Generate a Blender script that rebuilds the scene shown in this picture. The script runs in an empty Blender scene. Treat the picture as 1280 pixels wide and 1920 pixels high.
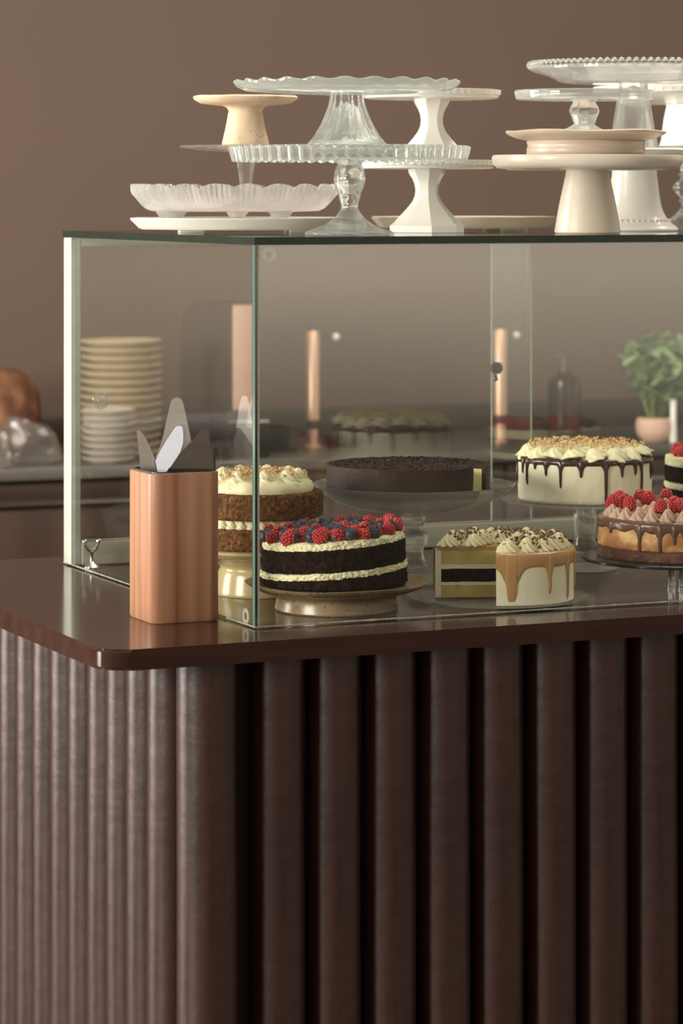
import bpy, bmesh, math, random
from mathutils import Vector, Matrix, noise
random.seed(7)
C = bpy.context.scene
COL = C.collection
PI = math.pi
# ------------------------------------------------------------------ frame of the place
F, HZ, CX = 5760.0, 362.0, 640.0          # focal length in px of a 1280 wide frame, eye line, centre
EYE = 1.568
A = math.radians(23.86)                   # the counter stands turned by this much
UX, UY = math.cos(A), math.sin(A)
X0, Y0 = -0.1125, 4.0                     # front left corner of the glass case
ZC = 1.0                                  # counter height
ZT = 1.5105                               # top of the glass case
ZB = 0.956                                # back worktop

def W(u, v, z=0.0):
    return Vector((X0 + UX*u - UY*v, Y0 + UY*u + UX*v, z))
def AT(px, Y, z=0.0):
    return Vector(((px-CX)/F*Y, Y, z))
def ZY(py, Y):
    return EYE - (py-HZ)*Y/F
def UPX(px, v):
    r = (px-CX)/F
    return (r*(Y0+UX*v) - X0 + UY*v)/(UX - UY*r)
def YUV(u, v): return Y0 + UY*u + UX*v

# ------------------------------------------------------------------ objects
def thing(name, label, cat, loc=(0,0,0), rz=0.0, group=None):
    o = bpy.data.objects.new(name, None); COL.objects.link(o)
    o.empty_display_size = 0.03
    o.location = loc; o.rotation_euler = (0,0,rz)
    o['label'] = label; o['category'] = cat
    if group: o['group'] = group
    return o
def tag(o, label, cat, group=None):
    o['label'] = label; o['category'] = cat
    if group: o['group'] = group
    return o
def ob(name, me, mat, parent=None, loc=(0,0,0), rot=(0,0,0), sc=None, label=None):
    o = bpy.data.objects.new(name, me); COL.objects.link(o)
    if mat is not None:
        ms = mat if isinstance(mat, (list,tuple)) else [mat]
        if len(me.materials) == 0:
            for m in ms: me.materials.append(m)
    o.location = loc; o.rotation_euler = rot
    if sc is not None: o.scale = (sc,sc,sc) if isinstance(sc,(int,float)) else sc
    if parent is not None: o.parent = parent
    if label: o['label'] = label
    return o
def fin(bm, smooth=35.0, name='m'):
    bmesh.ops.recalc_face_normals(bm, faces=bm.faces)
    me = bpy.data.meshes.new(name); bm.to_mesh(me); bm.free()
    if smooth:
        for p in me.polygons: p.use_smooth = True
        me.set_sharp_from_angle(angle=math.radians(smooth))
    return me
def copy_tree(root, loc, rz, label, group=None):
    r = root.copy(); COL.objects.link(r); r.location = loc; r.rotation_euler = (0,0,rz); r['label'] = label
    if group: r['group'] = group
    for ch in list(root.children):
        c = ch.copy(); COL.objects.link(c); c.parent = r
        for g in list(ch.children):
            d = g.copy(); COL.objects.link(d); d.parent = c
    return r

# ------------------------------------------------------------------ shapes
def box_bm(bm, x0,x1,y0,y1,z0,z1, bev=0.0, seg=2):
    vs = [bm.verts.new((x,y,z)) for z in (z0,z1) for y in (y0,y1) for x in (x0,x1)]
    fs = []
    for a in ((0,2,3,1),(4,5,7,6),(0,1,5,4),(1,3,7,5),(3,2,6,7),(2,0,4,6)):
        fs.append(bm.faces.new([vs[i] for i in a]))
    if bev:
        es = list({e for f in fs for e in f.edges})
        bmesh.ops.bevel(bm, geom=es, offset=bev, segments=seg, profile=0.5, affect='EDGES')
    return fs
def box(x0,x1,y0,y1,z0,z1, bev=0.0, seg=2):
    bm = bmesh.new(); box_bm(bm, x0,x1,y0,y1,z0,z1,bev,seg); return fin(bm)
def pane(x0,x1,y0,y1,z0,z1, thin, bev=0.0008):
    """a glass sheet: big faces material 0, the rim faces material 1"""
    bm = bmesh.new(); box_bm(bm, x0,x1,y0,y1,z0,z1)
    bm.faces.ensure_lookup_table(); bm.normal_update()
    for f in bm.faces:
        f.material_index = 0 if abs(f.normal[thin]) > 0.9 else 1
    return fin(bm, 0)
def lathe_bm(bm, prof, seg=64, fn=None, closed=False):
    """prof: list of (r,z); fn(theta,i,r,z)->(r,z)"""
    rings = []
    for i,(r,z) in enumerate(prof):
        if r < 1e-6:
            rings.append([bm.verts.new((0,0,z))]); continue
        ring = []
        for k in range(seg):
            t = 2*PI*k/seg
            rr, zz = (r,z) if fn is None else fn(t,i,r,z)
            ring.append(bm.verts.new((rr*math.cos(t), rr*math.sin(t), zz)))
        rings.append(ring)
    n = len(rings)
    for i in range(n if closed else n-1):
        a, b = rings[i], rings[(i+1)%n]
        if len(a)==1 and len(b)==1: continue
        for k in range(seg):
            k2 = (k+1)%seg
            if len(a)==1: bm.faces.new((a[0], b[k2], b[k]))
            elif len(b)==1: bm.faces.new((a[k], a[k2], b[0]))
            else: bm.faces.new((a[k], a[k2], b[k2], b[k]))
def lathe(prof, seg=64, fn=None, smooth=40, closed=False):
    bm = bmesh.new(); lathe_bm(bm, prof, seg, fn, closed); return fin(bm, smooth)
def smooth_prof(pts, n=6):
    """Catmull-Rom through profile points"""
    out = []
    P = [pts[0]] + list(pts) + [pts[-1]]
    for i in range(1, len(P)-2):
        p0,p1,p2,p3 = P[i-1],P[i],P[i+1],P[i+2]
        for k in range(n):
            t = k/n
            q = []
            for j in range(2):
                q.append(0.5*((2*p1[j]) + (-p0[j]+p2[j])*t + (2*p0[j]-5*p1[j]+4*p2[j]-p3[j])*t*t + (-p0[j]+3*p1[j]-3*p2[j]+p3[j])*t**3))
            out.append((max(q[0],0.0), q[1]))
    out.append(pts[-1])
    return out
def tube_bm(bm, pts, rad, seg=10, caps=True):
    pts = [Vector(p) for p in pts]; rings = []
    up = Vector((0,0,1))
    for i,p in enumerate(pts):
        d = (pts[min(i+1,len(pts)-1)] - pts[max(i-1,0)]).normalized()
        a = d.cross(up)
        if a.length < 1e-3: a = d.cross(Vector((1,0,0)))
        a.normalize(); b = d.cross(a)
        r = rad[i] if isinstance(rad,(list,tuple)) else rad
        rings.append([bm.verts.new(p + (a*math.cos(2*PI*k/seg)+b*math.sin(2*PI*k/seg))*r) for k in range(seg)])
    for i in range(len(rings)-1):
        for k in range(seg):
            bm.faces.new((rings[i][k], rings[i][(k+1)%seg], rings[i+1][(k+1)%seg], rings[i+1][k]))
    if caps:
        bm.faces.new(rings[0][::-1]); bm.faces.new(rings[-1])
def tube(pts, rad, seg=12):
    bm = bmesh.new(); tube_bm(bm, pts, rad, seg); return fin(bm, 50)
def ball_bm(bm, c, r, sub=2, sc=(1,1,1)):
    m = Matrix.Translation(c) @ Matrix.Diagonal((sc[0]*r,sc[1]*r,sc[2]*r,1))
    bmesh.ops.create_icosphere(bm, subdivisions=sub, radius=1.0, matrix=m)
def plate_poly(outline, th, bev=0.0):
    """outline in (x,z), thickness along y"""
    bm = bmesh.new()
    a = [bm.verts.new((x,-th/2,z)) for x,z in outline]
    b = [bm.verts.new((x, th/2,z)) for x,z in outline]
    bm.faces.new(a); bm.faces.new(b[::-1])
    n = len(a)
    for i in range(n): bm.faces.new((a[i], b[i], b[(i+1)%n], a[(i+1)%n]))
    if bev:
        es = [e for e in bm.edges if abs(e.verts[0].co.y-e.verts[1].co.y) < 1e-6]
        bmesh.ops.bevel(bm, geom=es, offset=bev, segments=2, affect='EDGES')
    return fin(bm, 40)
def chaikin(p, n=2):
    for _ in range(n):
        q = []
        for i in range(len(p)):
            a, b = p[i], p[(i+1)%len(p)]
            q += [(a[0]*.75+b[0]*.25, a[1]*.75+b[1]*.25), (a[0]*.25+b[0]*.75, a[1]*.25+b[1]*.75)]
        p = q
    return p
def prism(poly, z0, z1, bev=0.0, seg=3, taper=None):
    """poly in (x,y)"""
    bm = bmesh.new()
    t = taper or 1.0
    a = [bm.verts.new((x*t,y*t,z0)) for x,y in poly]; b = [bm.verts.new((x,y,z1)) for x,y in poly]
    bm.faces.new(a[::-1]); bm.faces.new(b)
    n = len(a)
    for i in range(n): bm.faces.new((a[i], a[(i+1)%n], b[(i+1)%n], b[i]))
    if bev:
        es = [e for e in bm.edges if abs(e.verts[0].co.z-e.verts[1].co.z) < 1e-6]
        bmesh.ops.bevel(bm, geom=es, offset=bev, segments=seg, affect='EDGES')
    return fin(bm, 35)
def round_rect(x0,x1,y0,y1,r,n=6):
    out = []
    for cx,cy,a0 in ((x1-r,y1-r,0),(x0+r,y1-r,90),(x0+r,y0+r,180),(x1-r,y0+r,270)):
        for k in range(n+1):
            a = math.radians(a0+90*k/n); out.append((cx+r*math.cos(a), cy+r*math.sin(a)))
    return out
def nz(x,y,z,s): return noise.noise(Vector((x*s,y*s,z*s)))

# ------------------------------------------------------------------ materials
class NT:
    def __init__(s, name):
        s.m = bpy.data.materials.new(name); s.m.use_nodes = True
        s.t = s.m.node_tree; s.t.nodes.clear()
        s.out = s.t.nodes.new('ShaderNodeOutputMaterial')
    def n(s, typ, **kw):
        o = s.t.nodes.new(typ)
        for k,v in kw.items():
            if k in o.inputs: o.inputs[k].default_value = v
            else: setattr(o, k, v)
        return o
    def l(s, a, b): s.t.links.new(a, b)
def c4(c): return (c[0],c[1],c[2],1.0)
def lin(r,g,b):
    f = lambda c: (c/255/12.92) if c/255 <= .04045 else ((c/255+.055)/1.055)**2.4
    return (f(r),f(g),f(b))
def mat(name, col, rough=0.5, col2=None, scale=(8,8,8), detail=4, ramp=(0.35,0.65), bump=0.0, bscale=60.0, metal=0.0,
        spec=0.5, sss=0.0, col3=None, vor=None, coat=0.0, rvar=0.0, bdist=0.002):
    k = NT(name)
    b = k.n('ShaderNodeBsdfPrincipled')
    b.inputs['Roughness'].default_value = rough; b.inputs['Metallic'].default_value = metal
    b.inputs['Specular IOR Level'].default_value = spec
    b.inputs['Base Color'].default_value = c4(col)
    if sss:
        b.inputs['Subsurface Weight'].default_value = sss
        b.inputs['Subsurface Radius'].default_value = (0.006,0.004,0.002)
        b.inputs['Subsurface Scale'].default_value = 0.5
    if coat: b.inputs['Coat Weight'].default_value = coat; b.inputs['Coat Roughness'].default_value = 0.08
    tc = k.n('ShaderNodeTexCoord')
    if col2 is not None:
        mp = k.n('ShaderNodeMapping'); mp.inputs['Scale'].default_value = scale
        k.l(tc.outputs['Object'], mp.inputs['Vector'])
        nz_ = k.n('ShaderNodeTexNoise'); nz_.inputs['Scale'].default_value = 1.0; nz_.inputs['Detail'].default_value = detail
        k.l(mp.outputs[0], nz_.inputs['Vector'])
        cr = k.n('ShaderNodeValToRGB')
        cr.color_ramp.elements[0].position = ramp[0]; cr.color_ramp.elements[0].color = c4(col)
        cr.color_ramp.elements[1].position = ramp[1]; cr.color_ramp.elements[1].color = c4(col2)
        k.l(nz_.outputs['Fac'], cr.inputs['Fac'])
        last = cr.outputs['Color']
        if vor:   # (scale, threshold, colour): specks
            vo = k.n('ShaderNodeTexVoronoi'); vo.inputs['Scale'].default_value = vor[0]
            k.l(tc.outputs['Object'], vo.inputs['Vector'])
            lt = k.n('ShaderNodeMath', operation='LESS_THAN'); lt.inputs[1].default_value = vor[1]
            k.l(vo.outputs['Distance'], lt.inputs[0])
            mx = k.n('ShaderNodeMix', data_type='RGBA')
            k.l(lt.outputs[0], mx.inputs[0]); k.l(last, mx.inputs[6]); mx.inputs[7].default_value = c4(vor[2])
            last = mx.outputs[2]
        k.l(last, b.inputs['Base Color'])
        if rvar:
            ma = k.n('ShaderNodeMath', operation='MULTIPLY_ADD'); ma.inputs[1].default_value = rvar; ma.inputs[2].default_value = rough
            k.l(nz_.outputs['Fac'], ma.inputs[0]); k.l(ma.outputs[0], b.inputs['Roughness'])
    if bump:
        n2 = k.n('ShaderNodeTexNoise'); n2.inputs['Scale'].default_value = bscale; n2.inputs['Detail'].default_value = 5
        k.l(tc.outputs['Object'], n2.inputs['Vector'])
        bp = k.n('ShaderNodeBump'); bp.inputs['Strength'].default_value = bump; bp.inputs['Distance'].default_value = bdist
        k.l(n2.outputs['Fac'], bp.inputs['Height']); k.l(bp.outputs[0], b.inputs['Normal'])
    k.l(b.outputs[0], k.out.inputs['Surface'])
    return k.m
def mat_pane(name, tint=(0.96,0.985,0.97), f0=0.045, rough=0.0, veil=0.0, veilcol=(.8,.8,.78)):
    """flat sheet glass: clear with a Fresnel mirror, lets light straight through"""
    k = NT(name)
    tr = k.n('ShaderNodeBsdfTransparent'); tr.inputs['Color'].default_value = c4(tint)
    gl = k.n('ShaderNodeBsdfGlossy'); gl.inputs['Roughness'].default_value = rough
    lw = k.n('ShaderNodeLayerWeight'); lw.inputs['Blend'].default_value = 0.5
    pw = k.n('ShaderNodeMath', operation='POWER'); pw.inputs[1].default_value = 5.0
    ma = k.n('ShaderNodeMath', operation='MULTIPLY_ADD'); ma.inputs[1].default_value = 1-f0; ma.inputs[2].default_value = f0
    k.l(lw.outputs['Facing'], pw.inputs[0]); k.l(pw.outputs[0], ma.inputs[0])
    mx = k.n('ShaderNodeMixShader')
    k.l(ma.outputs[0], mx.inputs[0]); k.l(gl.outputs[0], mx.inputs[2])
    if veil:
        d = k.n('ShaderNodeBsdfDiffuse'); d.inputs['Color'].default_value = c4(veilcol)
        m2 = k.n('ShaderNodeMixShader'); m2.inputs[0].default_value = veil
        k.l(tr.outputs[0], m2.inputs[1]); k.l(d.outputs[0], m2.inputs[2]); k.l(m2.outputs[0], mx.inputs[1])
    else:
        k.l(tr.outputs[0], mx.inputs[1])
    k.l(mx.outputs[0], k.out.inputs['Surface'])
    return k.m
def mat_glass(name, col=(0.97,0.98,0.975), clear=0.3, rough=0.0, milk=0.06, ior=1.46):
    """pressed glass: refracting, with a little of it simply clear and a trace of haze"""
    k = NT(name)
    g = k.n('ShaderNodeBsdfGlass'); g.inputs['Color'].default_value = c4(col); g.inputs['IOR'].default_value = ior
    g.inputs['Roughness'].default_value = rough
    t = k.n('ShaderNodeBsdfTransparent'); t.inputs['Color'].default_value = c4(col)
    mx = k.n('ShaderNodeMixShader'); mx.inputs[0].default_value = clear
    k.l(g.outputs[0], mx.inputs[1]); k.l(t.outputs[0], mx.inputs[2])
    last = mx
    if milk:
        d = k.n('ShaderNodeBsdfTranslucent'); d.inputs['Color'].default_value = (.9,.9,.88,1)
        d2 = k.n('ShaderNodeBsdfDiffuse'); d2.inputs['Color'].default_value = (.9,.9,.88,1)
        a = k.n('ShaderNodeMixShader'); a.inputs[0].default_value = 0.5
        k.l(d.outputs[0], a.inputs[1]); k.l(d2.outputs[0], a.inputs[2])
        m2 = k.n('ShaderNodeMixShader'); m2.inputs[0].default_value = milk
        k.l(mx.outputs[0], m2.inputs[1]); k.l(a.outputs[0], m2.inputs[2]); last = m2
    k.l(last.outputs[0], k.out.inputs['Surface'])
    return k.m
M = {}
M['wall'] = mat('taupe_wall_paint', (0.112,0.073,0.054), 0.75, (0.118,0.077,0.057), (2,2,2), bump=0.04, bscale=300)
M['floor'] = mat('floor_tile', (0.11,0.09,0.075), 0.5, (0.14,0.115,0.10), (3,3,3))
M['top'] = mat('polished_mahogany', (0.030,0.012,0.008), 0.10, (0.046,0.019,0.012), (3,40,40), bump=0.015, bscale=25, spec=0.42, rvar=0.05)
M['flute'] = mat('dark_stained_wood', (0.011,0.0035,0.002), 0.20, (0.044,0.012,0.006), (34,34,1.6), bump=0.25, bscale=34, spec=0.5, rvar=0.32, ramp=(0.3,0.7), bdist=0.004)
M['carcass'] = mat('carcass_wood', (0.006,0.003,0.002), 0.8, (0.010,0.004,0.003), (20,20,2))  # near-black colour puts deep shade into the gaps between the columns
M['pane'] = mat_pane('clear_pane', (0.975,0.98,0.968), 0.05)
M['door'] = mat_pane('door_glass', (0.975,0.98,0.968), 0.085)
M['topglass'] = mat_pane('top_glass', (0.93,0.97,0.94), 0.05)
M['edge'] = mat('green_glass_edge', (0.006,0.014,0.008), 0.22, (0.010,0.022,0.013), (60,60,60), spec=0.4)
M['edge_teal'] = mat('teal_glass_edge', (0.05,0.10,0.08), 0.2, (0.09,0.16,0.13), (300,300,3), spec=0.5)
M['sealant'] = mat('pale_sealant', (0.75,0.75,0.66), 0.4, (0.6,0.6,0.52), (200,200,200))
M['edge_pale'] = mat('pale_glass_edge', (0.17,0.20,0.16), 0.2, (0.21,0.24,0.19), (60,60,60))
M['bead'] = mat('silicone_bead', (0.42,0.42,0.33), 0.35, (0.24,0.23,0.17), (150,150,150), bump=0.3, bscale=120)
M['alu'] = mat('pale_satin_frame', (0.42,0.45,0.37), 0.35, (0.46,0.49,0.41), (5,5,60), spec=0.6)
M['rail'] = mat('sage_grey_rail', (0.30,0.29,0.225), 0.35, (0.32,0.31,0.245), (4,60,60))
M['clearpad'] = mat_pane('clear_pad', (0.95,0.95,0.94), 0.10, 0.05, 0.12)
M['etch'] = mat_pane('etched_mark', (0.98,0.98,0.98), 0.05, 0.3, 0.4)
M['dark'] = mat('black_plastic', (0.015,0.013,0.012), 0.4, (0.02,0.018,0.016), (50,50,50))
M['glass'] = mat_glass('pressed_glass', milk=0.06, clear=0.25)
M['glass_green'] = mat_glass('greenish_glass', (0.95,0.985,0.965), 0.35, 0.0, 0.13)
M['glass_mauve'] = mat_glass('mauve_glass', (0.88,0.83,0.81), 0.35, 0.0, 0.10)
M['glass_frost'] = mat_glass('frosted_pressed_glass', (0.96,0.95,0.94), 0.30, 0.05, 0.20)
M['glass_clear'] = mat_glass('clear_dish_glass', (0.97,0.98,0.97), 0.45, 0.0, 0.05)
M['white'] = mat('white_porcelain', (0.82,0.80,0.73), 0.22, (0.84,0.82,0.75), (6,6,6), spec=0.5)
M['marble'] = mat('white_marble', (0.78,0.76,0.68), 0.3, (0.66,0.64,0.57), (9,5,20), ramp=(0.5,0.75))
M['stone'] = mat('cream_stoneware', (0.72,0.64,0.54), 0.28, (0.64,0.55,0.44), (14,14,8), spec=0.5)
M['stone2'] = mat('beige_stoneware', (0.62,0.52,0.42), 0.32, (0.50,0.40,0.31), (8,8,60))
M['clay'] = mat('pale_clay', (0.58,0.44,0.29), 0.7, (0.66,0.52,0.36), (30,30,14), vor=(120,0.13,(0.22,0.15,0.10)), bump=0.15, bscale=90)
M['rustic'] = mat('speckled_pottery', (0.31,0.22,0.12), 0.25, (0.20,0.13,0.065), (14,14,60), vor=(150,0.2,(0.07,0.045,0.03)), bump=0.1, bscale=80)
M['gold'] = mat('glazed_cream_stand', (0.48,0.39,0.20), 0.2, (0.42,0.33,0.16), (10,10,10), spec=0.6)
M['cream'] = mat('buttercream', (0.80,0.72,0.45), 0.5, (0.84,0.77,0.52), (40,40,40), bump=0.12, bscale=120, sss=0.12)
M['cream_pale'] = mat('pale_frosting', (0.88,0.82,0.59), 0.5, (0.90,0.85,0.65), (30,30,60), bump=0.2, bscale=70, sss=0.1, vor=(170,0.05,(0.25,0.2,0.12)))
M['fill'] = mat('white_filling', (0.78,0.73,0.43), 0.5, (0.82,0.78,0.51), (60,60,60), bump=0.25, bscale=150, sss=0.12)
M['choc'] = mat('chocolate_sponge', (0.010,0.005,0.003), 0.95, (0.034,0.017,0.011), (160,160,160), bump=1.0, bscale=260, spec=0.10, ramp=(0.4,0.7), bdist=0.004)
M['brown'] = mat('brown_sponge', (0.085,0.036,0.015), 0.95, (0.24,0.115,0.05), (210,210,210), bump=1.0, bscale=260, spec=0.1, ramp=(0.38,0.66), bdist=0.004)
M['yellow'] = mat('yellow_sponge', (0.55,0.43,0.14), 0.85, (0.66,0.54,0.22), (50,50,50), bump=0.5, bscale=200, spec=0.2)
M['crust'] = mat('cocoa_crust', (0.030,0.016,0.012), 0.6, (0.050,0.029,0.022), (25,25,25), spec=0.25, bump=0.25, bscale=120, vor=(130,0.12,(0.025,0.014,0.012)))
M['crumbtop'] = mat('cocoa_crumb', (0.020,0.011,0.008), 0.7, (0.055,0.030,0.022), (120,120,120), bump=1.0, bscale=160, bdist=0.006, spec=0.3)
M['cheese'] = mat('cheesecake', (0.72,0.66,0.28), 0.55, (0.76,0.71,0.36), (40,40,40), bump=0.1)
M['baked'] = mat('baked_cheesecake_side', (0.50,0.20,0.07), 0.5, (0.78,0.52,0.20), (26,26,40), ramp=(0.45,0.62), bump=0.2, bscale=80)
M['biscuit'] = mat('biscuit_base', (0.12,0.055,0.035), 0.8, (0.22,0.10,0.06), (80,80,80), bump=0.8, bscale=160)
M['drip'] = mat('chocolate_ganache', (0.045,0.020,0.013), 0.18, (0.055,0.026,0.018), (20,20,20), spec=0.6)
M['drip2'] = mat('milk_chocolate_ganache', (0.12,0.058,0.040), 0.2, (0.14,0.07,0.05), (20,20,20), spec=0.6)
M['caramel'] = mat('caramel', (0.50,0.27,0.10), 0.22, (0.56,0.32,0.13), (20,20,20), spec=0.6, sss=0.1)
M['pinkcream'] = mat('cocoa_cream', (0.52,0.33,0.24), 0.5, (0.62,0.43,0.33), (40,40,40), bump=0.1)
M['crumble'] = mat('nut_crumble', (0.52,0.27,0.10), 0.7, (0.74,0.52,0.26), (120,120,120), bump=0.3)
M['shard'] = mat('chocolate_flakes', (0.09,0.035,0.02), 0.5, (0.2,0.09,0.05), (150,150,150))
M['rasp'] = mat('raspberry_red', (0.42,0.018,0.024), 0.35, (0.52,0.05,0.05), (120,120,120), spec=0.5, sss=0.2)
M['blue'] = mat('blueberry_skin', (0.018,0.020,0.030), 0.45, (0.055,0.062,0.085), (70,70,70), spec=0.4)
M['steel'] = mat('brushed_steel', (0.62,0.58,0.54), 0.28, (0.55,0.52,0.48), (4,4,120), metal=1.0)
M['chrome'] = mat('chrome', (0.85,0.84,0.80), 0.08, (0.8,0.79,0.75), (10,10,10), metal=1.0)
M['copper'] = mat('copper', (0.78,0.50,0.36), 0.35, (0.70,0.43,0.30), (10,10,3), metal=0.5)
M['acacia'] = mat('acacia_wood', (0.19,0.075,0.040), 0.38, (0.46,0.245,0.14), (42,42,1.6), detail=12, ramp=(0.28,0.74), bump=0.05, bscale=60, spec=0.4)
M['backtop'] = mat('steel_worktop', (0.12,0.11,0.095), 0.35, (0.14,0.13,0.115), (3,30,30), metal=0.3)
M['cabinet'] = mat('walnut_cabinet', (0.030,0.014,0.009), 0.4, (0.055,0.027,0.018), (14,14,2.0), ramp=(0.3,0.75))
M['splash'] = mat('dark_splashback', (0.030,0.018,0.013), 0.4, (0.036,0.022,0.016), (5,5,5))
M['plate'] = mat('cream_plate', (0.62,0.50,0.32), 0.4, (0.66,0.55,0.37), (30,30,30))
M['saucer'] = mat('pale_saucer', (0.60,0.54,0.46), 0.3, (0.64,0.58,0.5), (20,20,20))
M['bread'] = mat('bread_crust', (0.10,0.035,0.014), 0.8, (0.26,0.12,0.055), (16,16,16), ramp=(0.42,0.68), bump=0.5, bscale=40)
M['film'] = mat_pane('plastic_film', (0.78,0.77,0.75), 0.04, 0.16, 0.10, (.5,.47,.44))
M['board'] = mat('pink_beech', (0.60,0.38,0.29), 0.5, (0.66,0.44,0.34), (4,4,60))
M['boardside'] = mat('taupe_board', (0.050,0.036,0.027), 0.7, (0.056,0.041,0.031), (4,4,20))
M['soap'] = mat('brown_bottle', (0.040,0.024,0.018), 0.12, (0.05,0.03,0.022), (5,5,5), spec=0.6)
M['pot'] = mat('pink_pot', (0.62,0.40,0.30), 0.6, (0.66,0.44,0.34), (12,12,12))
M['leaf'] = mat('basil_leaf', (0.13,0.22,0.085), 0.5, (0.27,0.38,0.19), (18,18,18))
M['leafstem'] = mat('green_stem', (0.16,0.20,0.05), 0.6, (0.2,0.25,0.07), (30,30,30))

# ------------------------------------------------------------------ setting
def wbox(name, u0,u1,v0,v1,z0,z1, m, parent=None, bev=0.0):
    """box given in counter coordinates"""
    o = ob(name, box(u0,u1,v0,v1,z0,z1,bev), m, parent)
    if parent is None:
        o.location = (X0,Y0,0); o.rotation_euler = (0,0,A)
    return o
w = wbox('wall_back', -4.5,6.0,3.42,3.54,0.0,3.4, M['wall']); w['kind'] = 'structure'
f = wbox('floor', -4.5,6.0,-7.0,3.54,-0.06,0.0, M['floor']); f['kind'] = 'structure'
s = wbox('trim_1', -2.2,4.2,3.40,3.42,ZB,1.025, M['splash'], None, 0.003); s['kind'] = 'structure'

# back counter
cab = thing('back_cabinet', 'long dark walnut back cabinet under the grey worktop along the taupe wall', 'cabinet', (X0,Y0,0), A)
ob('carcass', box(-2.2,4.2,2.86,3.40,0.08,ZB-0.03), M['cabinet'], cab)
ob('plinth', box(-2.2,4.2,2.90,3.40,0.0,0.08), M['dark'], cab)
for i in range(8):
    u0 = -2.19+i*0.8
    d = ob('drawer', box(u0,u0+0.79,2.835,2.86,ZB-0.078,ZB-0.036,0.003), M['splash'], cab)
    ob('handle_rail', box(u0+0.01,u0+0.78,2.828,2.835,ZB-0.083,ZB-0.078), M['steel'], d)
    ob('door', box(u0,u0+0.79,2.84,2.86,0.085,ZB-0.095,0.003), M['cabinet'], cab)
bt = wbox('worktop', -2.2,4.2,2.82,3.40,ZB-0.027,ZB, M['backtop'], None, 0.003)
tag(bt, 'grey steel worktop running along the back wall behind the case', 'worktop')

# ------------------------------------------------------------------ front counter
R3 = 0.036
ct = ob('countertop', prism(round_rect(-0.243,1.75,-0.102,0.86,0.035,8), ZC-0.0265, ZC, 0.004, 3), M['top'])
ct.location = (X0,Y0,0); ct.rotation_euler = (0,0,A)
tag(ct, 'polished dark mahogany countertop with rounded corner under the glass case', 'countertop')
base = thing('counter_base', 'dark stained counter front of tall half round wooden columns', 'counter', (X0,Y0,0), A)
ob('carcass', box(-0.088,1.70,-0.026,0.69,0.0,ZC-0.0265), M['carcass'], base)
def column(u, v, r, seed):
    rnd = random.Random(seed); n = 26; seg = 28
    bm = bmesh.new(); rings = []
    for i in range(n):
        z = (ZC-0.0268)*i/(n-1)
        dx = 0.0012*nz(seed*3.1, z*2.2, 0, 1.0); dy = 0.0012*nz(seed*5.7, z*2.2, 9, 1.0)
        rr = r*(1+0.018*nz(seed*1.7, z*3.0, 4, 1.0))
        rings.append([bm.verts.new((dx+rr*math.cos(2*PI*k/seg), dy+rr*math.sin(2*PI*k/seg), z)) for k in range(seg)])
    for i in range(n-1):
        for k in range(seg):
            bm.faces.new((rings[i][k], rings[i][(k+1)%seg], rings[i+1][(k+1)%seg], rings[i+1][k]))
    bm.faces.new(rings[0][::-1]); bm.faces.new(rings[-1])
    return ob('fluted_column', fin(bm, 60), M['flute'], base, (u,v,0))
sd = 1
for k in range(21): column(0.0128+0.079*k, -0.045, R3, sd); sd += 1
column(-0.0853, -0.048, R3+0.004, 77)
for k in range(9): column(-0.105, 0.0185+0.079*k, R3, sd); sd += 1

# ------------------------------------------------------------------ glass case
L, D, T = 1.55, 0.774, 0.009
ZK = ZC+0.0016
case = thing('glass_display_case', 'clear glass cake display case with green edges on the dark countertop', 'display case', (X0,Y0,ZK), A)
ZI = ZT-ZK-0.010
tp = ob('top_panel', pane(-0.001,L,-0.001,D+0.002,ZI,ZI+0.010,2), [M['topglass'],M['edge']], case)
fp = ob('front_panel', pane(0,L,0,T,0.0,ZI-0.0004,1), [M['pane'],M['edge_teal']], case)
spm = pane(0,0.0075,T+0.0005,0.7385,0.0,ZI-0.0004,0)
for p_ in spm.polygons:
    if p_.normal.y > 0.9: p_.material_index = 2
sp = ob('side_panel', spm, [M['pane'],M['edge'],M['alu']], case)
ob('side_panel', pane(L-0.0075,L,T+0.0005,0.7385,0.0,ZI-0.0004,0), [M['pane'],M['edge']], case)
ob('silicone_bead', tube([(0.0085,T+0.001,0.001),(0.0085,T+0.001,ZI*0.5),(0.0085,T+0.001,ZI-0.001)], 0.0017, 6), M['sealant'], case, label='thin whitish sealant line')
def bead(p0,p1,n,amp,seed):
    pts = []; rad = []
    for i in range(n+1):
        t = i/n; p = Vector(p0).lerp(Vector(p1), t)
        pts.append(p); rad.append(0.0007+amp*abs(nz(seed,t*n*0.35,2,1.0)))
    return tube(pts, rad, 6)
ob('silicone_bead', bead((0.0,-0.0005,0.0012),(L,-0.0005,0.0012),120,0.0016,3), M['bead'], case)
ob('silicone_bead', bead((-0.0005,0.0,0.0012),(-0.0005,D,0.0012),80,0.0016,8), M['bead'], case)
bf = ob('rear_frame', box(0.0,0.0155,0.739,D,0.0,ZI-0.0005,0.0012), M['alu'], case, label='pale satin metal frame round the back opening')
ob('stile', box(L-0.0155,L,0.739,D,0.0,ZI-0.0005,0.0012), M['alu'], bf)
ob('header', box(0.0158,L-0.0158,0.739,D,ZI-0.0145,ZI-0.0005,0.0012), M['alu'], bf)
ob('bottom_rail', box(0.0158,L-0.0158,0.730,D,0.0,0.034,0.002), M['rail'], case)
ua = UPX(995,0.75); ub = UPX(920,0.765)
dl = ob('sliding_door', pane(0.0165,ua,0.746,0.752,0.034,ZI-0.0147,1), [M['door'],M['edge_pale']], case)
dr = ob('sliding_door', pane(ub,L-0.0165,0.760,0.766,0.034,ZI-0.0147,1), [M['door'],M['edge_pale']], case)
zl = ZY(690, YUV(ub,0.76))-ZK
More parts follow.
